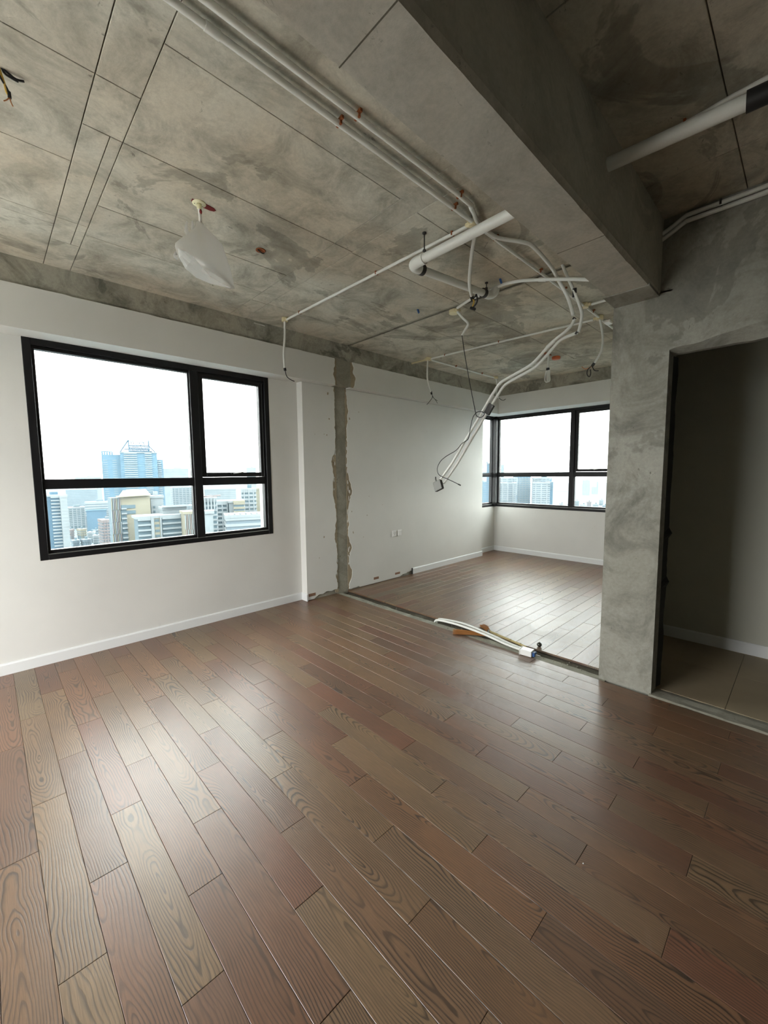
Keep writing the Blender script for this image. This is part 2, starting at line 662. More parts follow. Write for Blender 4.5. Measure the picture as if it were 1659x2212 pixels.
# crumbs of mortar lying in the trench
for i in range(46):
    yy = random.uniform(1.0, 3.95)
    xx = random.uniform(XS0 - 0.01, XS0 + 0.05) if i % 2 else random.uniform(XS0 + 0.07, XS1 - 0.01)
    r = random.uniform(0.003, 0.008)
    m = MB()
    m.lathe([(r * 0.5, -r * 0.6), (r, 0), (r * 0.6, r * 0.6)], (0, 0, 0), 5, Vector((random.random(), random.random(), 1)), False)
    o = m.build('mortar_crumb', 'floor_mortar', tr)
    o.location = (xx, yy, 0.0 if i % 2 else -0.022)

# hall floor behind the doorway
hf = MB().box(XS0 + 0.12, 4.34, YN, 0.9, -0.16, -0.012).build('floor', 'dark_mortar_shade')
struct(hf, 'plain beige tiled hall floor seen through the doorway')
tm = {}
for ix in range(2):
    for iy in range(6):
        x0, x1 = XS0 + 0.122 + ix * 0.6, min(XS0 + 0.122 + (ix + 1) * 0.6, 4.33)
        y0 = 0.88 - (iy + 1) * 0.6
        key = ix
        if key not in tm:
            q = MB().bbox(-(x1 - x0) / 2 + 0.001, (x1 - x0) / 2 - 0.001, -0.299, 0.299, -0.012, 0.0, 0.0012).mesh('tile')
            q.materials.append(MAT['beige_tile'])
            tm[key] = q
        link('tile', tm[key], hf, ((x0 + x1) / 2, y0 + 0.3, 0.004))
# rough threshold of the doorway
m = MB()
vs, fs = [], []
for i in range(41):
    yy = YPR + 0.01 - 0.95 * i / 40
    for j, (xx, zz) in enumerate(((XS0 - 0.028, -0.002), (XS0 - 0.012, 0.006), (XS0 + 0.03, 0.003), (XS0 + 0.08, 0.006), (XS0 + 0.125, 0.0))):
        q = mnoise.noise(Vector((xx * 30, yy * 14, 9)))
        vs.append((xx + 0.004 * q, yy, zz + 0.004 * q))
for i in range(40):
    for j in range(4):
        a = i * 5 + j
        fs.append((a, a + 1, a + 6, a + 5))
m.add(vs, fs)
th = m.build('door_threshold', 'wall_core')
struct(th, 'rough brown unfinished threshold strip under the doorway')

# ------------------------------------------------------------------ ceiling: slab with formwork panels
ce = MB().box(XL - TH, 7.3, YN - TH, 4.45, HS + 0.012, HS + 0.3).build('ceiling', 'dark_mortar_shade')
struct(ce, 'bare concrete ceiling slab showing the seams of its formwork panels')
n_p = 0


def panels(x0, x1, ys, gap=0.0042):
    global n_p
    for a, b in zip(ys[:-1], ys[1:]):
        if b - a < 0.02:
            continue
        d = random.uniform(0.0, 0.0025)
        m = MB()
        hx, hy = (x1 - x0) / 2, (b - a) / 2
        g = gap / 2
        c = 0.0012
        o = m.bbox(-hx + g, hx - g, -hy + g, hy - g, 0, 0.03, c).build('formwork_panel', 'slab_concrete', ce)
        o.location = ((x0 + x1) / 2, (a + b) / 2, HS - d)
        n_p += 1


YA, YE = YBL - 0.02, YUB + 0.02
panels(XL, -0.80, [YA, 1.98, 2.59, 3.185, YE])
panels(-0.80, 0.41, [YA, 1.38, 1.985, 2.59, 3.185, 3.285, 3.855, YE])
panels(0.41, 0.565, [YA, 1.985, 2.29])
panels(0.41, 0.515, [2.29, 3.185, 3.49])
panels(0.515, 0.565, [2.29, 3.185, 3.49])
panels(0.41, 0.565, [3.49, YE])
panels(0.565, 1.78, [YA, 1.685, 2.29, 2.895, 3.29, 3.49, 3.84, YE])
panels(1.78, 1.935, [YA, 2.29, 3.29, 3.49, YE])
panels(1.935, 3.195, [YA, 1.70, 2.30, 2.885, 3.48, YE])
panels(3.255, 4.46, [YA, 1.70, 2.31, 2.92, 3.53, YE])
panels(4.46, 4.61, [YA, 1.70, 2.92, YE])
panels(4.61, 5.83, [YA, 1.70, 2.31, 2.92, 3.53, YE])
panels(5.83, XBB + 0.02, [YA, 1.70, 2.92, YE])
# the far side of the beam (dark corner over the doorway)
YD = YBR + 0.02
panels(XL, -0.3, [YN, -1.6, -0.4, YD])
panels(-0.3, 0.91, [YN, -1.5, -0.9, -0.28, 0.33, YD])
panels(0.91, 1.47, [YN, -1.5, -0.28, 0.33, YD])
panels(1.47, 2.68, [YN, -1.5, -0.9, -0.28, 0.33, YD])
panels(2.68, 4.4, [YN, -0.9, -0.28, 0.33, YD])
# ragged mortar line left on the slab by the removed partition
m = MB()
vs, fs = [], []
NJ = 90
for i in range(NJ + 1):
    yy = YA + (YE - YA) * i / NJ
    q = mnoise.noise(Vector((1, yy * 7, 0)))
    q2 = mnoise.noise(Vector((4, yy * 19, 0)))
    for xx, zz in ((3.186, 0.0025), (3.212 + 0.012 * q, -0.003 + 0.003 * q2), (3.224 + 0.010 * q2, 0.008), (3.232 + 0.010 * q + 0.004 * q2, -0.004 - 0.004 * q2), (3.262, 0.0025)):
        vs.append((xx, yy, HS + zz))
for i in range(NJ):
    for j in range(4):
        a = i * 5 + j
        fs.append((a, a + 1, a + 6, a + 5))
m.add(vs, fs)
m.build('partition_scar', 'floor_mortar', ce)
vs, fs = [], []  # dark mortar ribbon; its colour also paints in the groove's shade
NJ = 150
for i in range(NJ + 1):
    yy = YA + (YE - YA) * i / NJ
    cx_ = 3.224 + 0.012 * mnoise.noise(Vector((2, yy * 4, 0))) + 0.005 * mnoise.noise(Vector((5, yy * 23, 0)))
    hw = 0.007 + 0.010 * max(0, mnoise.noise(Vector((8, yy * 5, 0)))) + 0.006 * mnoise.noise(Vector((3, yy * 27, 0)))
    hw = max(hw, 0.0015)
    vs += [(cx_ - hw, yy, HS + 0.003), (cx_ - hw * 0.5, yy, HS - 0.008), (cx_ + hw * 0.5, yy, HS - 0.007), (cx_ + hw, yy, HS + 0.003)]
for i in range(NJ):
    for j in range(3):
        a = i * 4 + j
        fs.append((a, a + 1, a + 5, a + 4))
MB().add(vs, fs).build('mortar_shade_ridge', 'dark_mortar_shade', ce)

# ------------------------------------------------------------------ dropped concrete beam
def rough_beam(name, x0, x1, y0, y1, z0, z1, mat, seg=0.06, amp=0.004):
    n = int((x1 - x0) / seg)
    prof = [(y0, z1), (y0, z0 + 0.018), (y0 + 0.012, z0), ((y0 + y1) / 2, z0), (y1 - 0.012, z0), (y1, z0 + 0.018), (y1, z1)]
    vs, fs = [], []
    K = len(prof)
    for i in range(n + 1):
        xx = x0 + (x1 - x0) * i / n
        for j, (yy, zz) in enumerate(prof):
            e = 0
            if j in (1, 2, 4, 5):
                e = amp * (mnoise.noise(Vector((xx * 9, j * 0.3, 2))) + max(0, mnoise.noise(Vector((xx * 3.1, j * 0.2, 8))) - 0.25) * 6)
            sy = 1 if j < 3 else -1
            vs.append((xx, yy + (sy * abs(e) if j in (2, 4) else sy * 0.4 * abs(e) if j in (1, 5) else 0), zz + (abs(e) if j in (1, 5) else 0)))
    for i in range(n):
        for j in range(K - 1):
            a = i * K + j
            fs.append((a, a + 1, a + 1 + K, a + K))
    fs.append(tuple(range(K)))
    fs.append(tuple(n * K + j for j in range(K - 1, -1, -1)))
    return MB().add(vs, fs).build(name, mat)


bm_ = rough_beam('ceiling_beam', XL, XS0 + 0.1, YBR, YBL, HB, HS + 0.01, 'beam_concrete')
struct(bm_, 'deep concrete beam crossing the ceiling to the rendered pillar')
MB().bbox(2.86, XS0, YBR + 0.004, YBL + 0.012, HB - 0.006, HB + 0.01, 0.002).build('beam_pad', 'pillar_render', bm_)
for xx in (-0.5, 0.76, 2.13):
    MB().box(xx - 0.002, xx + 0.002, YBR + 0.014, YBL - 0.014, HB - 0.0006, HB + 0.004).build('form_seam', 'dark_mortar_shade', bm_)
MB().box(XS1, 7.2, YBR, YBL, HB, HS + 0.01).build('beam_extension', 'beam_concrete', bm_)

# ------------------------------------------------------------------ window wall with edge beam, pier, broken plaster
WX0, WX1, WZ0, WZ1 = 0.263, 2.264, 0.83, 2.523
m = MB()
m.box(XL - TH, WX0, YW, YW + TH, -0.1, ZUB + 0.02)
m.box(WX1, XPIER + 0.02, YW, YW + TH, -0.1, ZUB + 0.02)
m.box(WX0, WX1, YW, YW + TH, -0.1, WZ0)
m.box(WX0, WX1, YW + 0.001, YW + TH, WZ1, ZUB + 0.02)
wl = m.build('wall_left', 'white_wall_paint')
struct(wl, 'off-white painted wall around the wide black-framed window')

# pier wall: concrete core + plaster coat torn along the old partition
core = MB().box(XPIER + 0.015, XE - 0.015, YP + 0.014, YW + TH, -0.1, ZUB + 0.03).build('wall_pier', 'wall_core')
struct(core, 'off-white plastered wall with a torn bare concrete strip up the middle')


def sheet(name, mat, edgeL, edgeR, y0, y1, parent, sample=None):
    """upright sheet between two ragged edges given as [(x,z)...] bottom to top; thickness y0..y1"""
    n = len(edgeL)
    vs = []
    for (xl, zl), (xr, zr) in zip(edgeL, edgeR):
        vs += [(xl, y0, zl), (xr, y0, zr), (xl, y1, zl), (xr, y1, zr)]
    fs = []
    for i in range(n - 1):
        a, b = i * 4, i * 4 + 4
        fs += [(a, a + 1, b + 1, b), (a + 2, b + 2, b + 3, a + 3), (a, b, b + 2, a + 2), (a + 1, a + 3, b + 3, b + 1)]
    fs += [(0, 2, 3, 1), ((n - 1) * 4, (n - 1) * 4 + 1, (n - 1) * 4 + 3, (n - 1) * 4 + 2)]
    return MB().add(vs, fs).build(name, mat, parent)


def nz(a, b, c=0.0):
    return mnoise.noise(Vector((a, b, c)))


def bulge(z, c, h, amp):
    return amp * math.exp(-((z - c) / h) ** 2)


def left_edges(z):
    """distance of brown coat edge and white coat edge left of the strip"""
    b = XS0 - 0.004 + 0.006 * nz(z * 14, 1)
    wv = 0.012 + bulge(z, 1.62, 0.10, 0.055) + bulge(z, 1.30, 0.20, 0.050) + bulge(z, 0.72, 0.12, 0.035) + bulge(z, 0.22, 0.06, 0.03)
    wv += 0.022 * max(0, nz(z * 11, 5)) + 0.012 * nz(z * 37, 9)
    return b, b - max(0.003, wv)


def right_edges(z):
    b = XS1 + 0.002 + 0.007 * nz(z * 13, 21)
    wv = 0.014 + bulge(z, 1.28, 0.16, 0.065) + bulge(z, 0.55, 0.10, 0.045) + bulge(z, 0.22, 0.09, 0.055) + bulge(z, 2.25, 0.16, 0.022)
    wv += 0.025 * max(0, nz(z * 10, 31)) + 0.012 * nz(z * 41, 33)
    return b, b + max(0.003, wv)


ZS = [0.0 + 0.0215 * i for i in range(118)]
ZS = [z for z in ZS if z < ZUB + 0.004]
# white coats (their foot is broken off where the baseboard was pulled away)
cols = []


def base_cut(x):
    if 2.72 < x < XS0:
        return 0.055 + 0.02 * nz(x * 16, 3) - 0.035 * max(0, (2.86 - x) / 0.14 if x < 2.86 else 0)
    if XS1 < x < 3.42:
        return 0.018 + 0.012 * nz(x * 16, 3)
    if 4.20 < x < 4.46:
        return 0.02 + 0.04 * (x - 4.2) / 0.26 + 0.014 * nz(x * 30, 8)
    return 0.008


def coat(name, mat, xa, xb, ragged_left, ragged_right, y0, y1, zt, parent):
    # column grid so both the foot and the sides can be ragged
    N = max(2, int((xb - xa) / 0.02))
    vs, fs = [], []
    rowsz = len(ZS)
    keep = []
    for i, z in enumerate(ZS):
        zz = min(z, zt)
        la = ragged_left(zz) if ragged_left else xa
        rb = ragged_right(zz) if ragged_right else xb
        for k in range(N + 1):
            x = la + (rb - la) * k / N
            zc = max(zz, base_cut(x)) if i < 6 else zz
            vs.append((x, y0, zc))
    for i in range(rowsz - 1):
        for k in range(N):
            a = i * (N + 1) + k
            if abs(vs[a][2] - vs[a + N + 1][2]) < 1e-5 and abs(vs[a + 1][2] - vs[a + N + 2][2]) < 1e-5:
                continue
            fs.append((a, a + 1, a + N + 2, a + N + 1))
    mbx = MB().add(vs, fs)
    o = mbx.build(name, mat, parent)
    bmx = bmesh.new()
    bmx.from_mesh(o.data)
    bmesh.ops.remove_doubles(bmx, verts=bmx.verts, dist=1e-5)
    ret = bmesh.ops.extrude_face_region(bmx, geom=list(bmx.faces))
    for e in ret['geom']:
        if isinstance(e, bmesh.types.BMVert):
            e.co.y = y1
    bmesh.ops.recalc_face_normals(bmx, faces=bmx.faces)
    bmx.to_mesh(o.data)
    bmx.free()
    return o


coat('plaster_coat', 'white_wall_paint', XPIER, XS0, None, lambda z: left_edges(z)[1], YP, YP + 0.02, ZUB, core)
coat('plaster_coat', 'white_wall_paint', XS1, XE, lambda z: right_edges(z)[1], None, YP, YP + 0.02, ZUB, core)
zl = [z for z in ZS]
sheet('torn_render', 'old_render', [(left_edges(z)[1] - 0.03, max(z, 0.01)) for z in zl], [(left_edges(z)[0], max(z, 0.01)) for z in zl], YP + 0.009, YP + 0.018, core)
sheet('torn_render', 'old_render', [(right_edges(z)[0], max(z, 0.01)) for z in zl], [(right_edges(z)[1] + 0.03, max(z, 0.01)) for z in zl], YP + 0.009, YP + 0.018, core)
# loose islands of white skim still clinging beside the strip
for i in range(34):
    sd = random.choice((-1, 1))
    z = random.uniform(0.15, 2.0)
    b, e = (left_edges(z) if sd < 0 else right_edges(z))
    x = b + (e - b) * random.uniform(0.25, 0.9)
    h, wd = random.uniform(0.02, 0.07), random.uniform(0.004, 0.010)
    k = 6
    eL = [(x - wd * math.sin(PI * (j + 0.3) / (k + 0.3)) * random.uniform(0.5, 1.2), z + h * (j / k - 0.5)) for j in range(k + 1)]
    eR = [(x + wd * math.sin(PI * (j + 0.3) / (k + 0.3)) * random.uniform(0.5, 1.2), q[1]) for j, q in enumerate(eL)]
    sheet('skim_flake', 'white_wall_paint', eL, eR, YP + 0.004, YP + 0.0095, core)
# and scattered chips knocked out of the white coat
for (px, py, r) in ((708, 850, .02), (711, 905, .014), (706, 940, .012), (700, 938, .008), (755, 905, .02), (775, 890, .008), (700, 1160, .016), (785, 1160, .007),
                    (797, 1072, .007), (793, 1113, .009), (690, 1205, .008), (752, 1040, .012), (760, 1105, .012), (763, 1150, .016), (826, 1090, .006), (680, 938, .007)):
    q = at(px, py, y=YP)
    n = 9
    ring = [(q.x + r * 0.6 * math.cos(2 * PI * k / n) * random.uniform(0.5, 1.2), YP - 0.0006, q.z + r * math.sin(2 * PI * k / n) * random.uniform(0.5, 1.2)) for k in range(n)]
    MB().add(ring + [(p[0], YP + 0.001, p[2]) for p in ring], [tuple(range(n))] + [(i, (i + 1) % n, n + (i + 1) % n, n + i) for i in range(n)]).build('plaster_scar', 'old_render', core)
# plugs that held the removed baseboard
for (x0, x1, z0, z1) in ((3.676, 3.77, 0.055, 0.088), (4.087, 4.19, 0.050, 0.080), (2.64, 2.735, 0.045, 0.080)):
    MB().bbox(x0, x1, YP - 0.002, YP + 0.012, z0, z1, 0.002).build('fixing_block', 'brown_bracket', core)
# pier return faces
MB().box(XPIER, XPIER + 0.016, YP + 0.02, YW + 0.01, 0.0, ZUB).build('pier_return', 'white_wall_paint', core)
MB().box(XE - 0.016, XE, YP + 0.02, YC + 0.01, 0.0, ZUB).build('pier_return', 'white_wall_paint', core)

# edge beam over the windows
eb = MB().box(XL - TH, XBB + 0.4, YUB + 0.015, YW + TH + 0.02, ZUB + 0.012, HS + 0.012).build('edge_beam', 'edge_beam_concrete')
struct(eb, 'concrete edge beam over the window wall, bare above and white plaster below')


def beam_coat(x0, x1, rl, rr):
    zs = [ZUB + (ZCB - ZUB) * i / 16 for i in range(17)]
    vs, fs = [], []
    N = int((x1 - x0) / 0.04)
    for i, z in enumerate(zs):
        a = rl(z) if rl else x0
        b = rr(z) if rr else x1
        for k in range(N + 1):
            x = a + (b - a) * k / N
            vs.append((x, YUB, z + (0.005 * nz(x * 9, 3) + 0.003 * nz(x * 31, 5) if i == 16 else 0)))
    for i in range(16):
        for k in range(N):
            p = i * (N + 1) + k
            fs.append((p, p + 1, p + N + 2, p + N + 1))
    o = MB().add(vs, fs).build('plaster_coat', 'white_wall_paint', eb)
    b_ = bmesh.new()
    b_.from_mesh(o.data)
    ret = bmesh.ops.extrude_face_region(b_, geom=list(b_.faces))
    for e in ret['geom']:
        if isinstance(e, bmesh.types.BMVert):
            e.co.y = YUB + 0.02
    bmesh.ops.recalc_face_normals(b_, faces=b_.faces)
    b_.to_mesh(o.data)
    b_.free()


bl = lambda z: 3.045 + 0.012 * nz(z * 17, 2)
br = lambda z: 3.235 + 0.012 * nz(z * 15, 7)
bl2 = lambda z: bl(z) - 0.035 - 0.02 * nz(z * 21, 4) - bulge(z, 2.66, 0.08, 0.02)
br2 = lambda z: br(z) + 0.055 + 0.03 * nz(z * 13, 6) + bulge(z, 2.60, 0.06, 0.03)
beam_coat(XL - TH, 3.0, None, bl2)
beam_coat(3.3, XBB, br2, None)
zz_ = [ZUB + 0.004 + (ZCB - ZUB - 0.008) * i / 16 for i in range(17)]
sheet('torn_render', 'old_render', [(bl2(z) - 0.03, z) for z in zz_], [(bl(z), z) for z in zz_], YUB + 0.009, YUB + 0.018, eb)
sheet('torn_render', 'old_render', [(br(z), z) for z in zz_], [(br2(z) + 0.03, z) for z in zz_], YUB + 0.009, YUB + 0.018, eb)
sheet('bare_core', 'wall_core', [(bl(z) - 0.01, z) for z in zz_], [(br(z) + 0.01, z) for z in zz_], YUB + 0.006, YUB + 0.018, eb)
MB().box(XL - TH, 3.03, YUB + 0.02, YW + 0.02, ZUB, ZUB + 0.014).build('soffit_coat', 'white_wall_paint', eb)
MB().box(3.26, XB + 0.03, YUB + 0.02, YW + 0.08, ZUB, ZUB + 0.014).build('soffit_coat', 'white_wall_paint', eb)
# tie wire stub and cast seam on the bare beam
MB().tube([(2.02, YUB + 0.005, 2.98), (2.10, YUB - 0.005, 2.975), (2.13, YUB - 0.01, 2.972)], 0.004, 6).build('tie_wire', 'white_pvc', eb)

# beam over the back windows
ebb = MB().box(XBB + 0.015, XB + TH + 0.02, 0.9, YW + TH + 0.03, ZUB + 0.012, HS + 0.011).build('edge_beam', 'edge_beam_concrete')
struct(ebb, 'concrete edge beam over the corner window of the far room')
o = MB().box(XBB, XBB + 0.016, 0.9, YUB + 0.004, ZUB, ZCB + 0.004).build('plaster_coat', 'white_wall_paint', ebb)
MB().box(XBB + 0.016, XB + 0.03, 0.9, YUB + 0.02, ZUB - 0.0005, ZUB + 0.0135).build('soffit_coat', 'white_wall_paint', ebb)

# recessed wall under the corner window + back wall
BZ0, BZ1 = 0.845, 2.535
BY0, BY1 = 1.98, YC
m = MB()
m.box(XE - 0.01, XB + TH, YC, YC + TH, -0.1, BZ0)
m.box(XE - 0.01, XE + 0.03, YC, YC + TH, BZ0, ZUB + 0.03)
rc = m.build('wall_recess', 'white_wall_paint')
struct(rc, 'short recessed white wall under the side light of the corner window')
m = MB()
m.box(XB, XB + TH, 0.8, YC, -0.1, BZ0)
m.box(XB, XB + TH, 0.8, BY0, BZ0, ZUB + 0.03)
wb = m.build('wall_back', 'white_wall_paint')
struct(wb, 'off-white wall below the corner window of the far room')

# doorway wall with pillar
ZD = 2.212
m = MB()
WD = 0.115
m.box(XS0, XS0 + WD, YPR, YPL, -0.02, HB + 0.02)
m.box(XS0, XS0 + WD, -0.30, YPR, ZD + 0.12, HS + 0.01)
m.box(XS0, XS0 + WD, YPR, YBR + 0.001, HB + 0.01, HS + 0.01)
m.box(XS0, XS0 + WD, YN, -0.30, -0.02, HS + 0.01)
wr = m.build('wall_right', 'pillar_render')
struct(wr, 'grey cement-rendered pillar and wall around the open doorway')
# crumbly lower edge of the lintel render: sloped away towards the room
vs, fs = [], []
N = 30
for i in range(N + 1):
    yy = YPR + 0.002 - 0.952 * i / N
    t_ = min(1.0, i / N * 1.9)
    zt = ZD + 0.010 + 0.075 * t_ + 0.014 * nz(yy * 9, 4)
    zb_ = ZD + 0.004 * nz(yy * 13, 8)
    vs += [(XS0 - 0.0005, yy, ZD + 0.135), (XS0 - 0.0005, yy, zt), (XS0 + 0.02, yy, zt - 0.35 * (zt - zb_)), (XS0 + 0.07, yy, zb_), (XS0 + WD + 0.0005, yy, zb_), (XS0 + WD + 0.0005, yy, ZD + 0.135)]
K = 6
for i in range(N):
    for j in range(5):
        a = i * K + j
        fs.append((a, a + 1, a + 1 + K, a + K))
MB().add(vs, fs).build('lintel_edge', 'pillar_render', wr)
# dark torn lining left along the jamb where the door frame was ripped out
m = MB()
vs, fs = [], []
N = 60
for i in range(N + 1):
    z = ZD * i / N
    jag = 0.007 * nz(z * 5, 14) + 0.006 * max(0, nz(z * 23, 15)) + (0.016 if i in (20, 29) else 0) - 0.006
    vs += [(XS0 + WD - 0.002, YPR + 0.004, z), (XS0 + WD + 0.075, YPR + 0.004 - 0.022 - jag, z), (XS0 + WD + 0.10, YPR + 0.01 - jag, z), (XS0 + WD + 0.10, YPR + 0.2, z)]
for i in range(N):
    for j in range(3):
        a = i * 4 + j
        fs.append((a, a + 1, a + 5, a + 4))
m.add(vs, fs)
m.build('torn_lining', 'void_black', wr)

# hall beyond the doorway
m = MB()
m.box(4.33, 4.45, YN, 0.92, -0.1, HS + 0.01)
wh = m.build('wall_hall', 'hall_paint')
struct(wh, 'plain painted hall wall seen through the doorway')
m = MB()
m.box(XS0 + WD, 7.2, 0.86, 0.955, -0.1, HS + 0.01)
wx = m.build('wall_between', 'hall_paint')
struct(wx, 'wall dividing the far room from the hall')
# walls behind the viewer
m = MB()
m.box(XL - TH, 4.4, YN - TH, YN, -0.1, HS + 0.01)
struct(m.build('wall_near', 'wall_core'), 'bare concrete wall closing the room behind the viewer')
m = MB()
BA0, BA1, BZT = 1.6, 3.5, 2.50      # unseen opening added beside the viewer to let in more daylight
m.box(XL - TH, XL, YN, BA0, -0.1, HS + 0.01)
m.box(XL - TH, XL, BA1, 4.2, -0.1, HS + 0.01)
m.box(XL - TH, XL, BA0, BA1, BZT, HS + 0.01)
m.box(XL - TH, XL, BA0, BA1, -0.1, 0.03)
tf = MB().box(XL - TH - 4.0, XL - TH, 0.0, 5.2, -0.2, 0.0).build('bounce_terrace', 'bounce_tile')  # unseen pale surface added to throw sky light onto the ceiling
struct(tf, 'unseen pale terrace added outside the side opening to bounce daylight indoors')
struct(m.build('wall_side', 'white_wall_paint'), 'white end wall with an unseen wide opening added for daylight beside the viewer')


# ------------------------------------------------------------------ baseboards
def board(name, p0, p1, nrm, label, h=0.088, t=0.013):
    p0, p1, nrm = Vector(p0), Vector(p1), Vector(nrm)
    prof = [(0, 0), (t, 0), (t, h - 0.012), (t - 0.005, h - 0.002), (t - 0.008, h), (0, h)]
    vs = []
    for p in (p0, p1):
        for a, z in prof:
            q = p + nrm * a
            vs.append((q.x, q.y, z))
    n = len(prof)
    fs = [(i, (i + 1) % n, n + (i + 1) % n, n + i) for i in range(n)] + [tuple(range(n)), tuple(range(2 * n - 1, n - 1, -1))]
    o = MB().add(vs, fs).build(name, 'white_trim')
    return struct(o, label)


board('baseboard_left', (XL, YW, 0), (XPIER, YW, 0), (0, -1, 0), 'white baseboard under the wide window')
board('baseboard_pier', (XPIER, YP - 0.013, 0), (XPIER, YW, 0), (-1, 0, 0), 'short white baseboard return on the end of the wall pier')
bc = board('baseboard_far', (4.45, YP, 0), (XE + 0.013, YP, 0), (0, -1, 0), 'white baseboard sawn off halfway along the far room wall')
MB().box(4.436, 4.4495, YP - 0.014, YP, 0.0, 0.09).build('cut_end', 'void_black', bc)
board('baseboard_recess', (XE, YC, 0), (XB, YC, 0), (0, -1, 0), 'short white baseboard in the recess by the corner window')
board('baseboard_back', (XB, YC, 0), (XB, 0.95, 0), (-1, 0, 0), 'white baseboard under the corner window')
board('baseboard_hall', (4.33, 0.9, 0), (4.33, YN, 0), (-1, 0, 0), 'pale baseboard of the hall beyond the doorway', 0.10)


# ------------------------------------------------------------------ windows
def window(name, label, fn, W, z0, z1, mull, trans, sash, handle=True, left_post=True):
    """fn(u, d, z) maps along-wall coordinate, depth outwards and height to the world"""
    root = empty(name, fn(W[0], 0, z0))
    struct(root, label)
    inv = Vector(root.location)

    def bar(nm, u0, u1, za, zb_, d0, d1, mat='black_frame', b=0.003, parent=root):
        p, q = Vector(fn(u0, d0, za)), Vector(fn(u1, d1, zb_))
        lo = [min(p[i], q[i]) for i in range(3)]
        hi = [max(p[i], q[i]) for i in range(3)]
        m = MB()
        if b:
            m.bbox(lo[0], hi[0], lo[1], hi[1], lo[2], hi[2], b)
        else:
            m.box(lo[0], hi[0], lo[1], hi[1], lo[2], hi[2])
        o = m.build(nm, mat)
        o.data.transform(Matrix.Translation(-inv))
        o.parent = parent
        return o

    u0, u1 = W
    FW = 0.052
    mu0, mu1 = mull
    t0, t1 = trans
    # outer frame, four members
    bar('frame_jamb', u0, u0 + FW, z0, z1, -0.004, 0.09)
    bar('frame_jamb', u1 - FW, u1, z0, z1, -0.004, 0.09)
    bar('frame_head', u0 + FW, u1 - FW, z1 - FW, z1, -0.004, 0.09)
    bar('frame_sill', u0 + FW, u1 - FW, z0, z0 + FW - 0.01, -0.004, 0.09)
    bar('drip_groove', u0 + FW, u1 - FW, z0 + FW - 0.010, z0 + FW - 0.006, 0.004, 0.088, 'silver_metal', 0)
    bar('glazing_bead', u0 + FW, u1 - FW, z0 + FW - 0.006, z0 + FW + 0.022, 0.02, 0.08)
    bar('glazing_bead', u0 + FW, u1 - FW, z1 - FW - 0.022, z1 - FW, 0.02, 0.08)
    bar('glazing_bead', u0 + FW, u0 + FW + 0.02, z0 + FW + 0.022, z1 - FW - 0.022, 0.02, 0.08)
    bar('glazing_bead', u1 - FW - 0.02, u1 - FW, z0 + FW + 0.022, z1 - FW - 0.022, 0.02, 0.08)
    # mullion and transom
    if mu0 is not None:
        bar('mullion', mu0, mu1, z0 + FW - 0.01, z1 - FW, 0.004, 0.085)
        mid = (mu0 + mu1) / 2
        bar('mullion_bead', mu0 - 0.012, mu1 + 0.012, z0 + FW, z1 - FW, 0.03, 0.08)
        lo_seg, hi_seg = (u0 + FW, mu0), (mu1, u1 - FW)
    else:
        lo_seg, hi_seg = (u0 + FW, u1 - FW), None
    for seg in (lo_seg, hi_seg):
        if seg:
            bar('transom', seg[0], seg[1], t0, t1, 0.012, 0.085)
    # panes
    gz = [(z0 + FW + 0.022, t0), (t1, z1 - FW - 0.022)]
    segs = [s for s in (lo_seg, hi_seg) if s]
    if sash is not None and mu0 is not None:
        s_lo, s_hi = (hi_seg if sash == 'hi' else lo_seg)
    for seg in segs:
        for k, (a, b) in enumerate(gz):
            if sash is not None and mu0 is not None and k == 1 and seg == ((hi_seg) if sash == 'hi' else lo_seg):
                # opening sash with its own frame, pane and stay
                sf = 0.045
                s0, s1 = seg[0] + 0.006, seg[1] - 0.006
                ra, rb = a + 0.002, z1 - FW - 0.004
                sr = bar('sash_stile', s0, s0 + sf, ra, rb, 0.024, 0.075)
                bar('sash_stile', s1 - sf, s1, ra, rb, 0.024, 0.075)
                bar('sash_rail', s0 + sf, s1 - sf, ra, ra + sf, 0.024, 0.075)
                bar('sash_rail', s0 + sf, s1 - sf, rb - sf, rb, 0.024, 0.075)
                bar('pane', s0 + sf - 0.004, s1 - sf + 0.004, ra + sf - 0.004, rb - sf + 0.004, 0.048, 0.054, 'window_glass', 0)
                if handle:
                    c = (s0 + s1) / 2
                    h = bar('sash_handle', c - 0.05, c + 0.05, ra + sf * 0.55, ra + sf * 0.95, 0.010, 0.026)
                    p = Vector(fn(c - 0.03, 0.006, ra + sf * 0.72)) - inv
                    q = Vector(fn(c + 0.075, -0.002, ra + sf * 1.05)) - inv
                    MB().tube([p, q], 0.005, 6).build('handle_lever', 'silver_metal', h)
            else:
                bar('pane', seg[0] + 0.002, seg[1] - 0.002, a - 0.004, b + 0.004, 0.046, 0.052, 'window_glass', 0)
    return root


window('window_1', 'wide black-framed window with a small opening sash beside a large fixed pane',
       lambda u, d, z: (u, YW + d, z), (WX0, WX1), WZ0, WZ1, (1.452, 1.528), (1.384, 1.462), 'hi')
window('window_2', 'dark-framed corner window of the far room looking over pale towers',
       lambda u, d, z: (XB + d, YC - u, z), (0.0, BY1 - BY0), BZ0, BZ1, (1.38, 1.455), (1.405, 1.483), 'hi')
window('window_3', 'narrow side light of the corner window tucked behind the pier',
       lambda u, d, z: (XB - u, YC + d, z), (0.0, XB - XE - 0.03), BZ0, BZ1, (None, None), (1.405, 1.480), None)
cp = MB().bbox(XB - 0.06, XB + 0.09, YC - 0.05, YC + 0.09, BZ0, BZ1, 0.004).build('window_corner_post', 'black_frame')
struct(cp, 'black corner post joining the two lights of the corner window')


# ------------------------------------------------------------------ conduits, pipes and boxes under the slab
ZC = 2.982             # centre height of conduits clipped to the slab
CR = 0.0105


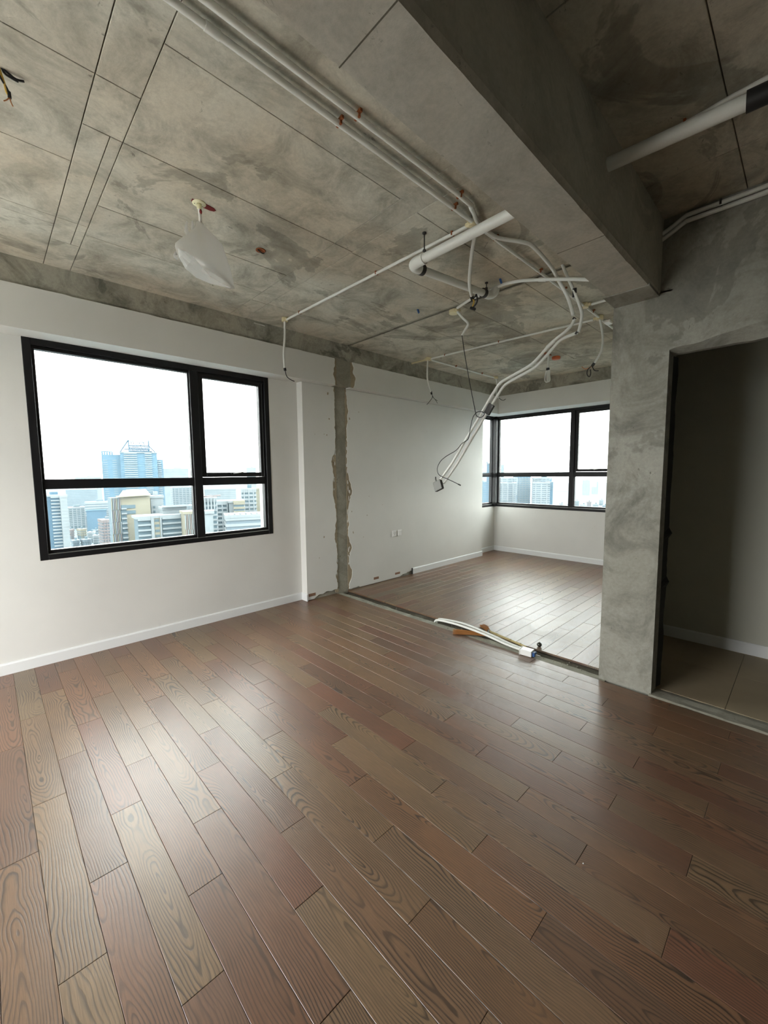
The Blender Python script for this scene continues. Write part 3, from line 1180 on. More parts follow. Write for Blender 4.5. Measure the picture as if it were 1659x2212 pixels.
def conduit(label, pts, sub=0, r=CR, group=None, clips=(), clip_mat='rust_orange', name='conduit', mat='white_pvc', collars=(), cat='conduit'):
    o = MB().tube(pts, r, 10, sub).build(name, mat)
    rebase(o, pts[0])
    tag(o, label, cat, group)
    b = Vector(pts[0])
    for (c, d) in clips:
        c, d = Vector(c) - b, Vector(d).normalized()
        s = d.cross(Vector((0, 0, 1))).normalized()
        m = MB().obox(c + Vector((0, 0, 0.004)) + s * 0.002, d, s, Vector((0, 0, 1)), 0.005, r + 0.003, r + 0.001)
        m.obox(c + s * (r + 0.008) + Vector((0, 0, 0.012)), d, s, Vector((0, 0, 1)), 0.006, 0.008, 0.006)
        m.build('clip', clip_mat, o)
    for (c, d, l) in collars:
        c, d = Vector(c) - b, Vector(d).normalized()
        MB().tube([c - d * l / 2, c + d * l / 2], r + 0.003, 10).build('coupling', mat, o)
    return o


def jbox(label, p, r=0.032, arms=(), h=0.034, disc=False, mat='ivory_pvc', group=None):
    """round ceiling junction box with short spouts"""
    root = empty('junction_box', p)
    tag(root, label, 'junction box', group)
    MB().lathe([(r * 0.96, 0.0), (r, -0.004), (r, -h + 0.003), (r * 0.94, -h)], (0, 0, 0), 16).build('box_body', mat, root)
    MB().lathe([(r * 0.99, -h), (r * 0.99, -h - 0.003), (r * 0.8, -h - 0.0045)], (0, 0, 0), 16).build('lid', mat if not disc else 'cream_plastic', root)
    for a in arms:
        d = Vector(a).normalized()
        c = Vector((0, 0, -h * 0.5))
        MB().tube([c + d * (r - 0.004), c + d * (r + 0.022)], 0.0145, 10).build('spout', mat, root)
    return root


X1 = (1, 0, 0)
Y1 = (0, 1, 0)
# pair running along the beam
conduit('white conduit along the beam ending in the tee box above the fat pipe', [(XL, 1.50, ZC), (0.2, 1.50, ZC), (2.20, 1.50, ZC)],
        clips=[((1.20, 1.50, ZC), X1), ((2.02, 1.50, ZC), X1)], collars=[((0.66, 1.50, ZC), X1, 0.05)], group='conduits along the beam', r=0.0125)
conduit('white conduit along the beam that bends over the fat pipe and droops', [(XL, 1.425, ZC), (0.4, 1.425, ZC), (1.90, 1.415, ZC), (2.10, 1.435, ZC), (2.22, 1.475, ZC - 0.004),
        (2.37, 1.492, ZC), (2.47, 1.477, ZC - 0.005), (2.62, 1.388, ZC - 0.01), (2.71, 1.36, ZC - 0.02), (2.98, 1.365, ZC - 0.05), (3.08, 1.35, ZC - 0.12), (3.13, 1.30, ZC - 0.24), (3.15, 1.265, ZC - 0.37)],
        sub=5, clips=[((1.235, 1.4205, ZC), X1), ((1.96, 1.42, ZC), X1)], group='conduits along the beam', r=0.0125)
jbox('ivory tee box where the beam conduit meets the conduit to the window', (2.225, 1.51, HS - 0.004), 0.024, [(-1, 0, 0), (0, 1, 0)])
conduit('straight white conduit crossing the ceiling towards the wide window', [(2.226, 1.55, ZC), (2.213, 3.63, ZC)], clips=[((2.225, 1.66, ZC), Y1), ((2.222, 2.36, ZC), Y1), ((2.215, 3.40, ZC), Y1)])
jbox('small ivory box at the window end of the ceiling conduit', (2.212, 3.66, HS - 0.002), 0.030, [(0, -1, 0)])
hp = lambda px, py, y: at(px, py, y=y)
h0 = Vector((2.212, 3.66, HS - 0.03))
o = conduit('white conduit tail hanging beside the wide window with a dark wire', [h0, hp(615, 728, 3.66), hp(613, 765, 3.655), hp(615, 797, 3.655)], 4)
b0 = Vector(h0)
MB().tube([q - b0 for q in (hp(615, 795, 3.655), hp(616, 801, 3.655))], 0.0135, 8).build('tape', 'black_tape', o)
MB().tube([q - b0 for q in (hp(616, 800, 3.655), hp(619, 812, 3.65), hp(626, 819, 3.64), hp(636, 824, 3.63))], 0.004, 6, 4).build('wire', 'black_tape', o)

# straight conduit on to the far room
conduit('straight white conduit passing behind the drooping one into the far room', [(2.36, 1.505, ZC), (3.2, 1.508, ZC), (4.00, 1.52, ZC)], clips=[((2.47, 1.505, ZC), X1), ((3.10, 1.508, ZC), X1), ((3.55, 1.51, ZC), X1)])
jbox('ivory cross box near the pillar top', (4.03, 1.52, HS - 0.002), 0.034, [(-1, 0, 0), (1, 0, 0), (0, -1, 0)])
conduit('short white conduit from the cross box into the beam', [(4.03, 1.46, ZC), (4.02, YBL - 0.01, ZC)])
conduit('short white conduit between the cross box and its far neighbour', [(4.09, 1.52, ZC), (4.40, 1.525, ZC)], clips=[((4.22, 1.522, ZC), X1)])
jbox('ivory box beyond the cross box with a tail hanging from it', (4.445, 1.53, HS - 0.002), 0.034, [(-1, 0, 0), (1, 0, 0), (0, 1, 0)])
conduit('short white conduit running on past the pillar edge', [(4.51, 1.53, ZC), (4.95, 1.535, ZC)])
MB_l = MB().bbox(4.50, 4.60, 1.455, 1.515, 2.945, 2.968, 0.004).build('wire_connector', 'lamp_white')
rebase(MB_l, (4.55, 1.485, 2.945))
tag(MB_l, 'small white connector block hanging by the pillar top', 'connector')
MB().tube([(0.03, 0.0, 0.02), (0.03, 0.01, 0.035), (0.0, 0.03, 0.05)], 0.004, 6).build('lead', 'white_pvc', MB_l)
b0 = Vector((4.445, 1.53, HS - 0.03))
g = lambda px, py, x=4.445: at(px, py, x=x)
o = conduit('curved white conduit tail hanging by the pillar with splayed black wires', [b0, g(1300, 712), g(1302, 738), g(1297, 762), g(1283, 786)], 5)
MB().tube([q - b0 for q in (g(1284, 784), g(1279, 791))], 0.015, 8).build('tape', 'black_tape', o)
MB().tube([q - b0 for q in (g(1279, 790), g(1270, 798), g(1268, 808), g(1273, 814), g(1276, 806), g(1275, 798))], 0.005, 6, 4).build('wire', 'black_tape', o)
MB().tube([q - b0 for q in (g(1279, 791), g(1284, 800), g(1293, 801))], 0.0045, 6, 4).build('wire', 'black_tape', o)
MB().tube([q - b0 for q in (g(1278, 792), g(1266, 797), g(1260, 795), g(1257, 792))], 0.004, 6, 4).build('wire', 'copper_wire', o)
conduit('long white conduit across the far room ceiling to the wall', [(4.44, 1.59, ZC), (4.37, 2.59, ZC), (4.325, 3.57, ZC)], clips=[((4.37, 2.59, ZC), Y1), ((4.335, 3.34, ZC), Y1)])
jbox('ivory box above the far room wall with a short stub', (4.32, 3.61, HS - 0.002), 0.034, [(0, -1, 0), (1, 0, 0), (0, 1, 0)])
conduit('stub of ivory conduit between the far wall box and the beam', [(4.315, 3.67, ZC), (4.30, 3.88, ZC - 0.004)], mat='ivory_pvc')
b0 = Vector((4.32, 3.61, HS - 0.03))
g = lambda px, py, y=3.61: at(px, py, y=y)
o = conduit('white conduit tail against the far room wall ending in frayed wires', [b0, g(923, 802), g(924, 822), g(931, 847)], 4)
MB().tube([q - b0 for q in (g(931, 845), g(932.5, 852))], 0.0125, 8).build('tape', 'black_tape', o)
MB().tube([q - b0 for q in (g(933, 851), g(934, 858), g(929, 866), g(922, 874))], 0.0035, 6, 4).build('wire', 'black_tape', o)
MB().tube([q - b0 for q in (g(933, 851), g(937, 860), g(945, 866))], 0.003, 6, 4).build('wire', 'black_tape', o)
MB().tube([q - b0 for q in (g(934, 857), g(940, 863), g(945, 871))], 0.003, 6, 4).build('wire', 'iron', o)
conduit('white conduit following the far room wall to the window corner', [(4.38, 3.60, ZC), (5.91, 3.575, ZC)], clips=[((4.9, 3.59, ZC), X1), ((5.55, 3.58, ZC), X1)])
jbox('small box at the window corner of the far room ceiling', (5.95, 3.57, HS - 0.002), 0.034, [(-1, 0, 0)])
b0 = Vector((5.95, 3.57, HS - 0.03))
g = lambda px, py, y=3.57: at(px, py, y=y)
o = conduit('thin white tail hanging in the window corner of the far room', [b0, g(1074, 835), g(1072, 852), g(1077, 859)], 4)
MB().tube([q - b0 for q in (g(1077, 859), g(1082, 863), g(1087, 865), g(1092, 862))], 0.005, 6, 4).build('wire', 'black_tape', o)

# loose bundle that ran down inside the removed partition
XG = 3.16
g = lambda px, py, dx=0.0: at(px, py, x=XG + dx)
pts = [(3.13, 0.99, 2.99), (3.14, 1.12, 3.0)]
pts = [g(1206, 548, 0.02), g(1214, 570, 0.02), g(1222, 589, 0.01), g(1243, 636, -0.01), g(1253, 662, -0.01), g(1257, 680, -0.01), g(1254, 700), g(1250, 717)]
o = conduit('short bent conduit hanging from the beam with a dark wire stub', pts, 5, r=0.0115)
b0 = Vector(pts[0])
MB().tube([q - b0 for q in (g(1250, 715), g(1245, 718), g(1243, 722))], 0.007, 6).build('wire_stub', 'black_tape', o)
MB().bbox(-0.006, 0.006, -0.014, 0.014, -0.03, 0.03, 0.002).build('mark', 'black_tape', o).location = g(1241, 632, -0.012) - b0
low = [g(1241, 688), g(1236, 700), g(1222, 716), g(1204, 730), g(1186, 746), g(1167, 768), g(1148, 787), g(1120, 804), g(1095, 818), g(1080, 828), g(1066, 848), g(1054, 868), g(1033, 905), g(1005, 952), g(978, 998), g(952, 1035)]
o = conduit('drooping conduit carrying the hanging switch box, upper of the pair', low, 4, r=0.0115, collars=[(g(1190, 743), (g(1186, 746) - g(1204, 730)), 0.07)])
b0 = Vector(low[0])
MB().tube([q - b0 for q in (g(1242, 686), g(1239, 691))], 0.0125, 8).build('tape', 'black_tape', o)
low2 = [g(1248, 718, .03), g(1213, 733, .03), g(1197, 749, .03), g(1178, 771, .03), g(1156, 793, .03), g(1125, 811, .03), g(1100, 825, .03), g(1087, 836, .03), g(1073, 857, .03), g(1061, 876, .03), g(1041, 911, .03), g(1013, 958, .03), g(986, 1004, .03), g(958, 1044, .03)]
o2 = conduit('drooping conduit carrying the hanging switch box, lower of the pair', low2, 4, r=0.0115)
b2 = Vector(low2[0])
q = g(1057, 884, 0.02)
dv = (g(1041, 911, .03) - g(1061, 876, .03)).normalized()
m = MB().obox(Vector((0, 0, 0)), dv, dv.cross(Vector((1, 0, 0))).normalized(), Vector((1, 0, 0)), 0.045, 0.026, 0.012)
pl = m.build('split_coupling', 'iron', o2)
pl.location = q - b2
# hanging steel switch box
bxp = g(947, 1049, 0.0)
root = empty('switch_box', bxp)
tag(root, 'small square metal switch box dangling from the drooping conduits', 'switch box')
ay = Vector((0, -0.90, 0.38)).normalized()
az = Vector((0.10, 0.38, 0.90)).normalized()
ax = ay.cross(az).normalized()
az = ax.cross(ay).normalized()
m = MB()
hs, dp, th_ = 0.044, 0.014, 0.0035
m.obox(ax * dp, ax, ay, az, th_, hs, hs).build('back_plate', 'box_grey', root)
for nm, c, a in (('side', ay * hs, (dp, th_, hs)), ('side', -ay * hs, (dp, th_, hs)), ('side', az * hs, (dp, hs, th_)), ('side', -az * hs, (dp, hs, th_))):
    MB().obox(c, ax, ay, az, *a).build(nm, 'iron', root)
m = MB()
for k in range(5):
    p0 = az * (hs - 0.006) + ay * (-0.03 + 0.015 * k)
    m.tube([p0, p0 - az * 0.02 - ax * 0.02 + ay * random.uniform(-.015, .015), p0 - az * 0.035 - ax * 0.012 + ay * random.uniform(-.02, .02)], 0.0045, 6, 3)
wires = m.build('wire_ends', 'black_tape', root)
MB().tube([az * hs + ay * -0.01, az * (hs + 0.035) + ay * -0.012, az * (hs + 0.05) + ay * -0.004], 0.006, 6, 2).build('hook', 'iron', root)

# disc box and wire that ties the bundle
dcb = jbox('pale round junction box with a long black wire below it', (3.27, 2.42, HS - 0.004), 0.043, [(-0.3, -1, 0), (0.2, -1, 0)], 0.03, True)
conduit('white conduit from the round box bowing along to the beam', [(3.205, 2.33, ZC), (3.135, 2.13, ZC), (3.115, 2.01, ZC - 0.004), at(1086, 615, x=3.07), at(1122, 607, x=3.03), at(1172, 604, x=3.0), at(1230, 603, x=2.98), at(1275, 604, x=2.97)], 5, r=0.0115,
        collars=[(at(1172, 604, x=3.0), at(1180, 604, x=3.0) - at(1164, 604, x=3.0), 0.06)])
g = lambda px, py, x=3.24: at(px, py, x=x)
pts = [(3.27, 2.38, ZC), g(1000, 687), g(1009.5, 696), g(1010.5, 703), g(1004, 714), g(998, 725)]
o = conduit('short kinked conduit under the round box feeding the black wire', pts, 4, r=0.0115)
g = lambda px, py, x=3.13: at(px, py, x=x)
wp = [at(998, 724, x=3.235), g(1003, 760), g(1012, 812), g(1027, 890), g(1031, 899), g(1038, 902), g(1044, 898), g(1046, 893), g(1039, 889), g(1030, 891), g(1022, 901), g(1017, 920), g(1015, 931), g(1013, 944), g(1009, 951), g(998, 958), g(985, 973), g(965, 985), g(952, 996), g(945, 1010), g(946, 1022), g(953, 1029), g(965, 1034), g(980, 1041), g(990, 1046)]
o = MB().tube(wp, 0.0034, 7, 4).build('black_wire', 'black_tape')
rebase(o, wp[0])
tag(o, 'long black wire looped around the drooping conduits', 'wire')
MB().tube([wp[-1] - wp[0], g(995, 1048.5) - wp[0]], 0.006, 6).build('wire_tip', 'black_tape', o)

# conduit hanging between the two fat pipes
pts = [at(1026, 506, z=2.982), at(1021, 534, z=2.965), at(1016, 577, z=2.93), at(1014, 612, z=2.88), at(1019, 641, z=2.83)]
o = conduit('white conduit tail drooping past the fat pipes with taped wires', pts, 5, r=0.0125)
b0 = Vector(pts[0])
g = lambda px, py: at(px, py, x=pts[-1].x)
MB().tube([q - b0 for q in (g(1018, 637), g(1021, 648))], 0.015, 8).build('tape', 'black_tape', o)
MB().tube([q - b0 for q in (g(1021, 646), g(1024, 651), g(1022, 659), g(1019, 665))], 0.006, 6, 3).build('wire', 'yellow_wire', o)
MB().tube([q - b0 for q in (g(1021, 645), g(1027, 640), g(1029, 636), g(1031, 650), g(1025, 661), g(1018, 667))], 0.006, 6, 3).build('wire', 'black_tape', o)
MB().tube([q - b0 for q in (g(1017, 665), g(1026, 668))], 0.012, 6).build('tape', 'black_tape', o)

# ------------------------------------------------------------------ fat drain pipes
PR = 0.029
pa = Vector((2.10, 0.0, 2.855))
root = empty('drain_pipe', (2.105, YBL, 2.856))
tag(root, 'fat white drain pipe from the beam to an elbow above the partition line', 'pipe')
bb = Vector(root.location)
MB().tube([Vector((2.105, YBL - 0.02, 2.856)) - bb, Vector((2.118, 1.83, 2.852)) - bb], PR, 16).build('pipe_body', 'white_pvc', root)
el = [Vector(p) - bb for p in ((2.118, 1.80, 2.852), (2.119, 1.86, 2.851), (2.128, 1.895, 2.850), (2.155, 1.912, 2.850), (2.20, 1.914, 2.853))]
MB().tube(el, PR + 0.006, 16, 4).build('elbow', 'white_pvc', root)
MB().tube([Vector((2.20, 1.914, 2.853)) - bb, Vector((2.235, 1.914, 2.856)) - bb], PR + 0.0075, 16).build('gasket', 'iron', root)
MB().tube([Vector((2.20, 1.914, 2.853)) - bb, Vector((2.99, 1.905, 2.915)) - bb], PR * 0.92, 16).build('pipe_body', 'white_pvc', root)
MB().tube([Vector((2.955, 1.905, 2.913)) - bb, Vector((2.985, 1.905, 2.915)) - bb], PR + 0.0065, 16).build('gasket', 'iron', root)
el = [Vector(p) - bb for p in ((2.985, 1.905, 2.915), (3.03, 1.904, 2.918), (3.065, 1.895, 2.926), (3.085, 1.875, 2.945), (3.087, 1.868, 2.975))]
MB().tube(el, PR + 0.005, 16, 4).build('elbow', 'white_pvc', root)
for (p, zt) in (((2.118, 1.80, 2.852), HS), ((3.01, 1.905, 2.917), HS)):
    p = Vector(p) - bb
    MB().tube([p + Vector((0, 0, PR)), p + Vector((0, 0, zt - (p + bb).z))], 0.004, 6).build('hanger_rod', 'iron', root)
    MB().lathe([(0.013, -0.004), (0.013, 0.004)], p + Vector((0, 0, zt - (p + bb).z - 0.006)), 8).build('hanger_plate', 'iron', root)
    MB().lathe([(0.010, -0.008), (0.012, 0), (0.010, 0.008)], p + Vector((0, 0, PR + 0.014)), 8).build('hanger_nut', 'iron', root)
# beyond the beam
root = empty('drain_pipe', (2.105, YBR, 2.853))
tag(root, 'fat white drain pipe leaving the beam in the dark corner by the doorway', 'pipe')
bb = Vector(root.location)
MB().tube([Vector((2.105, YBR + 0.015, 2.853)) - bb, Vector((2.145, 0.235, 2.852)) - bb], PR, 16).build('pipe_body', 'white_pvc', root)
MB().tube([Vector((2.1435, 0.25, 2.852)) - bb, Vector((2.15, 0.16, 2.852)) - bb], PR + 0.007, 16).build('rubber_coupling', 'black_tape', root)
MB().tube([Vector((2.149, 0.17, 2.852)) - bb, Vector((2.19, -0.6, 2.852)) - bb], PR, 16).build('pipe_body', 'white_pvc', root)
conduit('thin white conduit on the ceiling beside the dark corner drain pipe', [(2.30, YBR + 0.002, ZC), (2.285, 0.41, ZC), (2.268, 0.21, ZC), (2.25, -0.8, ZC)], 4, clips=[((2.289, 0.47, ZC), Y1)])
for k, (dz, dx, lb) in enumerate(((0.0, 0.0, 'upper white conduit of the pair along the top of the doorway wall'), (-0.032, 0.0, 'lower white conduit of the pair along the top of the doorway wall'))):
    conduit(lb, [(3.075, YBR + 0.008, 2.92 + dz), (3.072, 0.66, 2.945 + dz), (3.068, 0.605, 2.972 + dz), (3.068, 0.55, 2.976 + dz), (3.068, 0.2, 2.974 + dz), (3.068, -1.0, 2.974 + dz)], 4, r=0.0125,
            clips=[((3.068, 0.44, 2.975 + dz), Y1)] if k == 0 else (), clip_mat='iron')

# ------------------------------------------------------------------ small fixings on the slab
for (px, py, lb) in ((1080, 602, 'blue plug of twisted wire ends on the ceiling near the fat pipe'), (902, 668, 'blue plug of twisted wire ends on the ceiling nearer the far wall')):
    p = at(px, py, z=HS)
    m = MB().tube([(0, 0, 0), (0.006, -0.004, -0.018), (0.002, -0.012, -0.034)], 0.009, 8, 3)
    m.tube([(0.012, 0.0, 0), (0.016, 0.004, -0.016), (0.022, 0.002, -0.026)], 0.006, 8, 3)
    o = m.build('wall_plug', 'blue_plastic')
    o.location = (p.x, p.y, HS)
    tag(o, lb, 'plug', 'blue ceiling plugs')
p = at(563, 540, z=HS)
o = MB().lathe([(0.032, 0.0), (0.034, -0.004), (0.026, -0.006), (0.020, -0.002)], (0, 0, 0), 14).build('rust_ring', 'rust_orange')
o.location = (p.x, p.y, HS)
tag(o, 'rusty orange ring of an old fixing on the ceiling', 'fixing')
MB().tube([(-0.02, 0, -0.005), (0.012, 0.006, -0.014), (0.03, 0.01, -0.008)], 0.004, 6, 3).build('bent_strip', 'iron', o)

# wires at the left edge of the view
p = Vector((0.10, 2.18, HS))
root = empty('wire_bundle', p)
tag(root, 'cut black and yellow wire ends poking out of the ceiling', 'wires')
g = lambda px, py, x=0.15: at(px, py, y=2.2) - p
MB().tube([(0, 0, 0), g(-8, 120), g(4, 145), g(20, 160), g(36, 172), g(52, 176)], 0.0042, 6, 3).build('wire', 'black_tape', root)
MB().tube([(0.004, 0.004, 0), g(-6, 126), g(8, 156), g(24, 168), g(40, 177)], 0.0042, 6, 3).build('wire', 'black_tape', root)
MB().tube([(0.0, 0.01, 0), g(-10, 130), g(2, 160), g(10, 182), g(14, 198), g(20, 208)], 0.0042, 6, 3).build('wire', 'yellow_wire', root)
MB().tube([(0.0, 0.01, 0), g(-12, 140), g(0, 165), g(12, 186), g(19, 200)], 0.0040, 6, 3).build('wire', 'black_tape', root)
MB().tube([g(19, 198), g(21, 212)], 0.0065, 6).build('tape', 'black_tape', root)
MB().tube([g(21, 211), g(24, 222), g(28, 230)], 0.0022, 5).build('bare_end', 'copper_wire', root)
MB().tube([g(20, 211), g(14, 216), g(8, 218)], 0.0022, 5).build('bare_end', 'copper_wire', root)

# orange box with a looped lamp lead in the far room
p = Vector((5.36, 2.46, HS))
root = empty('lamp_lead', p)
tag(root, 'looped white lamp lead taped below an orange ceiling box', 'lamp lead')
g = lambda px, py: at(px, py, x=5.36) - p
MB().lathe([(0.05, -0.0), (0.055, -0.01), (0.05, -0.035), (0.03, -0.04)], Vector((0.20, -0.02, 0)), 16).build('orange_box', 'orange_plastic', root)
MB().box(-0.10, 0.06, -0.02, 0.02, -0.012, 0.0).build('bracket', 'rust_orange', root)
MB().tube([(0, 0, 0), g(1185, 772), g(1184, 785), g(1183, 796)], 0.014, 8, 3).build('cable', 'white_pvc', root)
MB().tube([g(1183.5, 795), g(1183.5, 800)], 0.022, 8).build('tape', 'black_tape', root)
MB().tube([g(1181, 799), g(1178, 812), g(1177, 821), g(1180, 825), g(1184, 823), g(1185, 812), g(1185, 799)], 0.010, 8, 4).build('loop', 'white_pvc', root)
MB().tube([g(1184, 799), g(1182, 812), g(1182, 821), g(1185, 824), g(1188, 820), g(1187, 810), g(1187, 799)], 0.010, 8, 4).build('loop', 'white_pvc', root)

# ------------------------------------------------------------------ lamp holder wrapped in a plastic bag
p = Vector((0.975, 2.485, HS))
root = empty('lamp_holder', p)
tag(root, 'cream round lamp holder screwed to the ceiling with red paint around it', 'lamp holder')
MB().lathe([(0.036, 0.0), (0.037, -0.004), (0.030, -0.007), (0.016, -0.008)], (0, 0, 0), 20).build('base_plate', 'cream_plastic', root)
MB().lathe([(0.014, -0.006), (0.0135, -0.03), (0.010, -0.034)], (0, 0, 0), 14).build('socket', 'cream_plastic', root)
MB().tube([(0, 0, -0.03), (0.003, 0.002, -0.08), (0.0, 0.0, -0.15)], 0.0085, 8, 3).build('stem', 'lamp_white', root)
MB().lathe([(0.006, -0.01), (0.008, 0.0), (0.004, 0.012)], (0.004, -0.008, -0.048), 8).build('wire_nut', 'red_paint', root)
for k in range(2):
    MB().lathe([(0.003, -0.0015), (0.003, 0.0015)], (0.022 * (1 if k else -1), 0.008, -0.0065), 8).build('screw', 'iron', root)
ring = []
n = 26
for k in range(n):
    a = 2 * PI * k / n
    r = 0.040 + 0.018 * abs(nz(k * 0.7, 3)) + (0.055 * max(0, math.cos(a - 0.05)) ** 6)
    ring.append((r * math.cos(a), r * 0.62 * math.sin(a), -0.0036))
MB().add(ring + [(x * 1.0, y * 1.0, 0.0008) for x, y, z in ring], [tuple(range(n))] + [(i, (i + 1) % n, n + (i + 1) % n, n + i) for i in range(n)]).build('paint_smear', 'red_paint', root)

# the bag: gathered at the top, ballooning, with a slack bottom sheet hanging lower on one side
rv, fv, uv_ = Vector((_c, -_s, 0)), Vector((_s, _c, 0)), Vector((0, 0, 1))
DB = (Vector((0.975, 2.485, 2.85)) - CAMP).dot(FWD)


def bagp(px, py, dd=0.0):
    d = FWD + (px - PCX) / FPX * RGT - (py - PCY) / FPX * UPV
    return CAMP + d * (DB + dd)


secs = [  # left px, right px, depth half
    ((424, 480), (436, 479), 0.010), ((420, 492), (444, 490), 0.022), ((412, 506), (459, 506), 0.05), ((398, 522), (478, 527), 0.085),
    ((387, 536), (490, 552), 0.115), ((384, 542), (495, 576), 0.125), ((386, 552), (498, 600), 0.115), ((393, 566), (500, 618), 0.100)]
N = 28
vs, fs = [], []
for si, ((lx, ly), (rx, ry), dh) in enumerate(secs):
    L, Rr = bagp(lx, ly), bagp(rx, ry)
    c, hv = (L + Rr) / 2, (Rr - L) / 2
    for k in range(N):
        a = 2 * PI * k / N
        wob = 1 + 0.10 * nz(math.cos(a) * 2.4, math.sin(a) * 2.4, si * 0.35) + (0.13 * nz(a * 3.5, si * 0.5, 2) if si < 5 else 0.06 * nz(a * 4, si * 0.4, 2))
        vs.append(c + (hv * math.cos(a) + fv * (dh * math.sin(a))) * wob)
for i in range(len(secs) - 1):
    for k in range(N):
        k2 = (k + 1) % N
        fs.append((i * N + k, i * N + k2, (i + 1) * N + k2, (i + 1) * N + k))
# bottom sheet
base = (len(secs) - 1) * N
cc = sum((Vector(vs[base + k]) for k in range(N)), Vector()) / N
for q, f in ((0.66, 0.006), (0.33, 0.012)):
    for k in range(N):
        e = Vector(vs[base + k])
        vs.append(e * q + cc * (1 - q) + uv_ * (f + 0.008 * nz(k * 0.9, q * 9)))
b2 = len(secs) * N
for i0, i1 in ((base, b2), (b2, b2 + N)):
    for k in range(N):
        k2 = (k + 1) % N
        fs.append((i0 + k, i0 + k2, i1 + k2, i1 + k))
vs.append(cc + uv_ * 0.012)
for k in range(N):
    fs.append((b2 + N + k, b2 + N + (k + 1) % N, len(vs) - 1))
o = MB().add(vs, fs, True).build('plastic_bag', 'thin_plastic_film')
o0 = Vector(vs[0])
rebase(o, o0)
tag(o, 'thin translucent plastic bag tied over the ceiling lamp holder', 'bag')
fo = [(384, 536), (387, 556), (400, 580), (424, 600), (455, 613), (480, 619), (499, 622)]  # lower fold of the same film; its lit look is put into whiter material
fi = [(386, 537), (402, 543), (418, 555), (437, 578), (455, 598), (474, 610), (499, 622)]
m = MB()
vs2, fs2 = [], []
for i, (a, b) in enumerate(zip(fo, fi)):
    for k in range(5):
        t_ = k / 4
        q = bagp(a[0] * (1 - t_) + b[0] * t_, a[1] * (1 - t_) + b[1] * t_, -0.165 + 0.05 * t_ + 0.012 * nz(i * 1.3, t_ * 3.0, 5)) - o0
        vs2.append(q)
for i in range(len(fo) - 1):
    for k in range(4):
        a = i * 5 + k
        fs2.append((a, a + 1, a + 6, a + 5))
MB().add(vs2, fs2).build('lit_bag_fold', 'lit_film', o)
for (a, b, c_) in (((404, 478), (402, 498), (412, 512)), ((416, 478), (417, 496), (424, 514)), ((386, 540), (378, 552), (384, 556))):
    m = MB()
    q = [bagp(*a, -0.03) - o0, bagp(*b, -0.03) - o0, bagp(*c_, -0.02) - o0]
    m.tube(q, 0.005, 6, 4, radii=[0.004, 0.010, 0.016])
    m.build('handle_ear', 'thin_plastic_film', o)

# ------------------------------------------------------------------ sockets on the far wall
for (x0, x1, lb) in ((4.027, 4.120, 'white square wall socket with pin slots on the far room wall'), (4.137, 4.230, 'blank white square wall plate beside the socket')):
    root = empty('wall_socket', ((x0 + x1) / 2, YP, 0.60))
    tag(root, lb, 'socket')
    hw = (x1 - x0) / 2
    MB().bbox(-hw, hw, -0.009, 0.0, 0.0, 0.086, 0.004).build('plate', 'socket_white', root)
    MB().bbox(-hw + 0.010, hw - 0.010, -0.0105, -0.008, 0.010, 0.076, 0.002).build('insert', 'socket_white', root)
    if x0 < 4.1:
        for dx, dz in ((-0.012, 0.052), (0.012, 0.052), (0.0, 0.030)):
            MB().box(dx - 0.0035, dx + 0.0035, -0.0112, -0.010, dz - 0.005, dz + 0.005).build('pin_slot', 'void_black', root)
    else:
        MB().box(-0.004, 0.004, -0.0112, -0.010, 0.058, 0.062).build('indicator', 'silver_metal', root)

# ------------------------------------------------------------------ things on the floor
# two conduits bent out of the trench carrying a plastic back box
gp = lambda px, py, z: at(px, py, z=z)
for k, (dz, lb) in enumerate(((0.0, 'white conduit bent out of the floor strip, the outer of two'), (0.014, 'white conduit bent out of the floor strip, the inner of two'))):
    dx = 0.044 * k
    pts = [(3.15 + dx, 2.54, -0.03), (3.15 + dx, 2.53, 0.005), (3.145 + dx, 2.49, 0.024), (3.14 + dx * 1.2, 2.36, 0.038), (3.13 + dx * 1.4, 2.20, 0.046), (3.11 + dx, 1.95, 0.044), (3.09 + dx * 0.8, 1.72, 0.026), (3.075 + dx * 0.7, 1.57, 0.026)]
    o = conduit(lb, pts, 5, r=0.0105)
root = empty('back_box', (3.075, 1.50, 0.0))
root.rotation_euler = (0, 0, 0.10)
tag(root, 'white plastic back box with a blue insert lying by the floor strip', 'switch box')
MB().bbox(-0.036, 0.036, -0.030, 0.066, 0.004, 0.050, 0.003).build('box_body', 'socket_white', root)
MB().bbox(-0.039, 0.039, 0.062, 0.070, 0.002, 0.053, 0.002).build('rim', 'white_pvc', root)
MB().bbox(-0.022, 0.024, -0.052, -0.028, 0.008, 0.040, 0.003).build('blue_insert', 'blue_plastic', root)
MB().tube([(0.0, -0.05, 0.02), (0.006, -0.07, 0.016), (0.02, -0.08, 0.010)], 0.005, 6, 3).build('metal_lug', 'silver_metal', root)

# straw hand broom under the conduits
root = empty('hand_broom', (3.20, 2.02, 0.0))
tag(root, 'straw hand broom with a bamboo handle lying under the floor conduits', 'broom')
bb = Vector(root.location)
hd = [Vector((3.255, 1.99, 0.020)), Vector((3.205, 1.75, 0.020)), Vector((3.165, 1.57, 0.022))]
MB().tube([q - bb for q in hd], 0.011, 10, 3, radii=[0.012, 0.011, 0.009]).build('handle', 'bamboo', root)
for q in (0.25, 0.6, 0.85):
    c = hd[0].lerp(hd[2], q) - bb
    d = (hd[2] - hd[0]).normalized()
    MB().tube([c - d * 0.004, c + d * 0.004], 0.0128, 10).build('bamboo_node', 'bamboo', root)


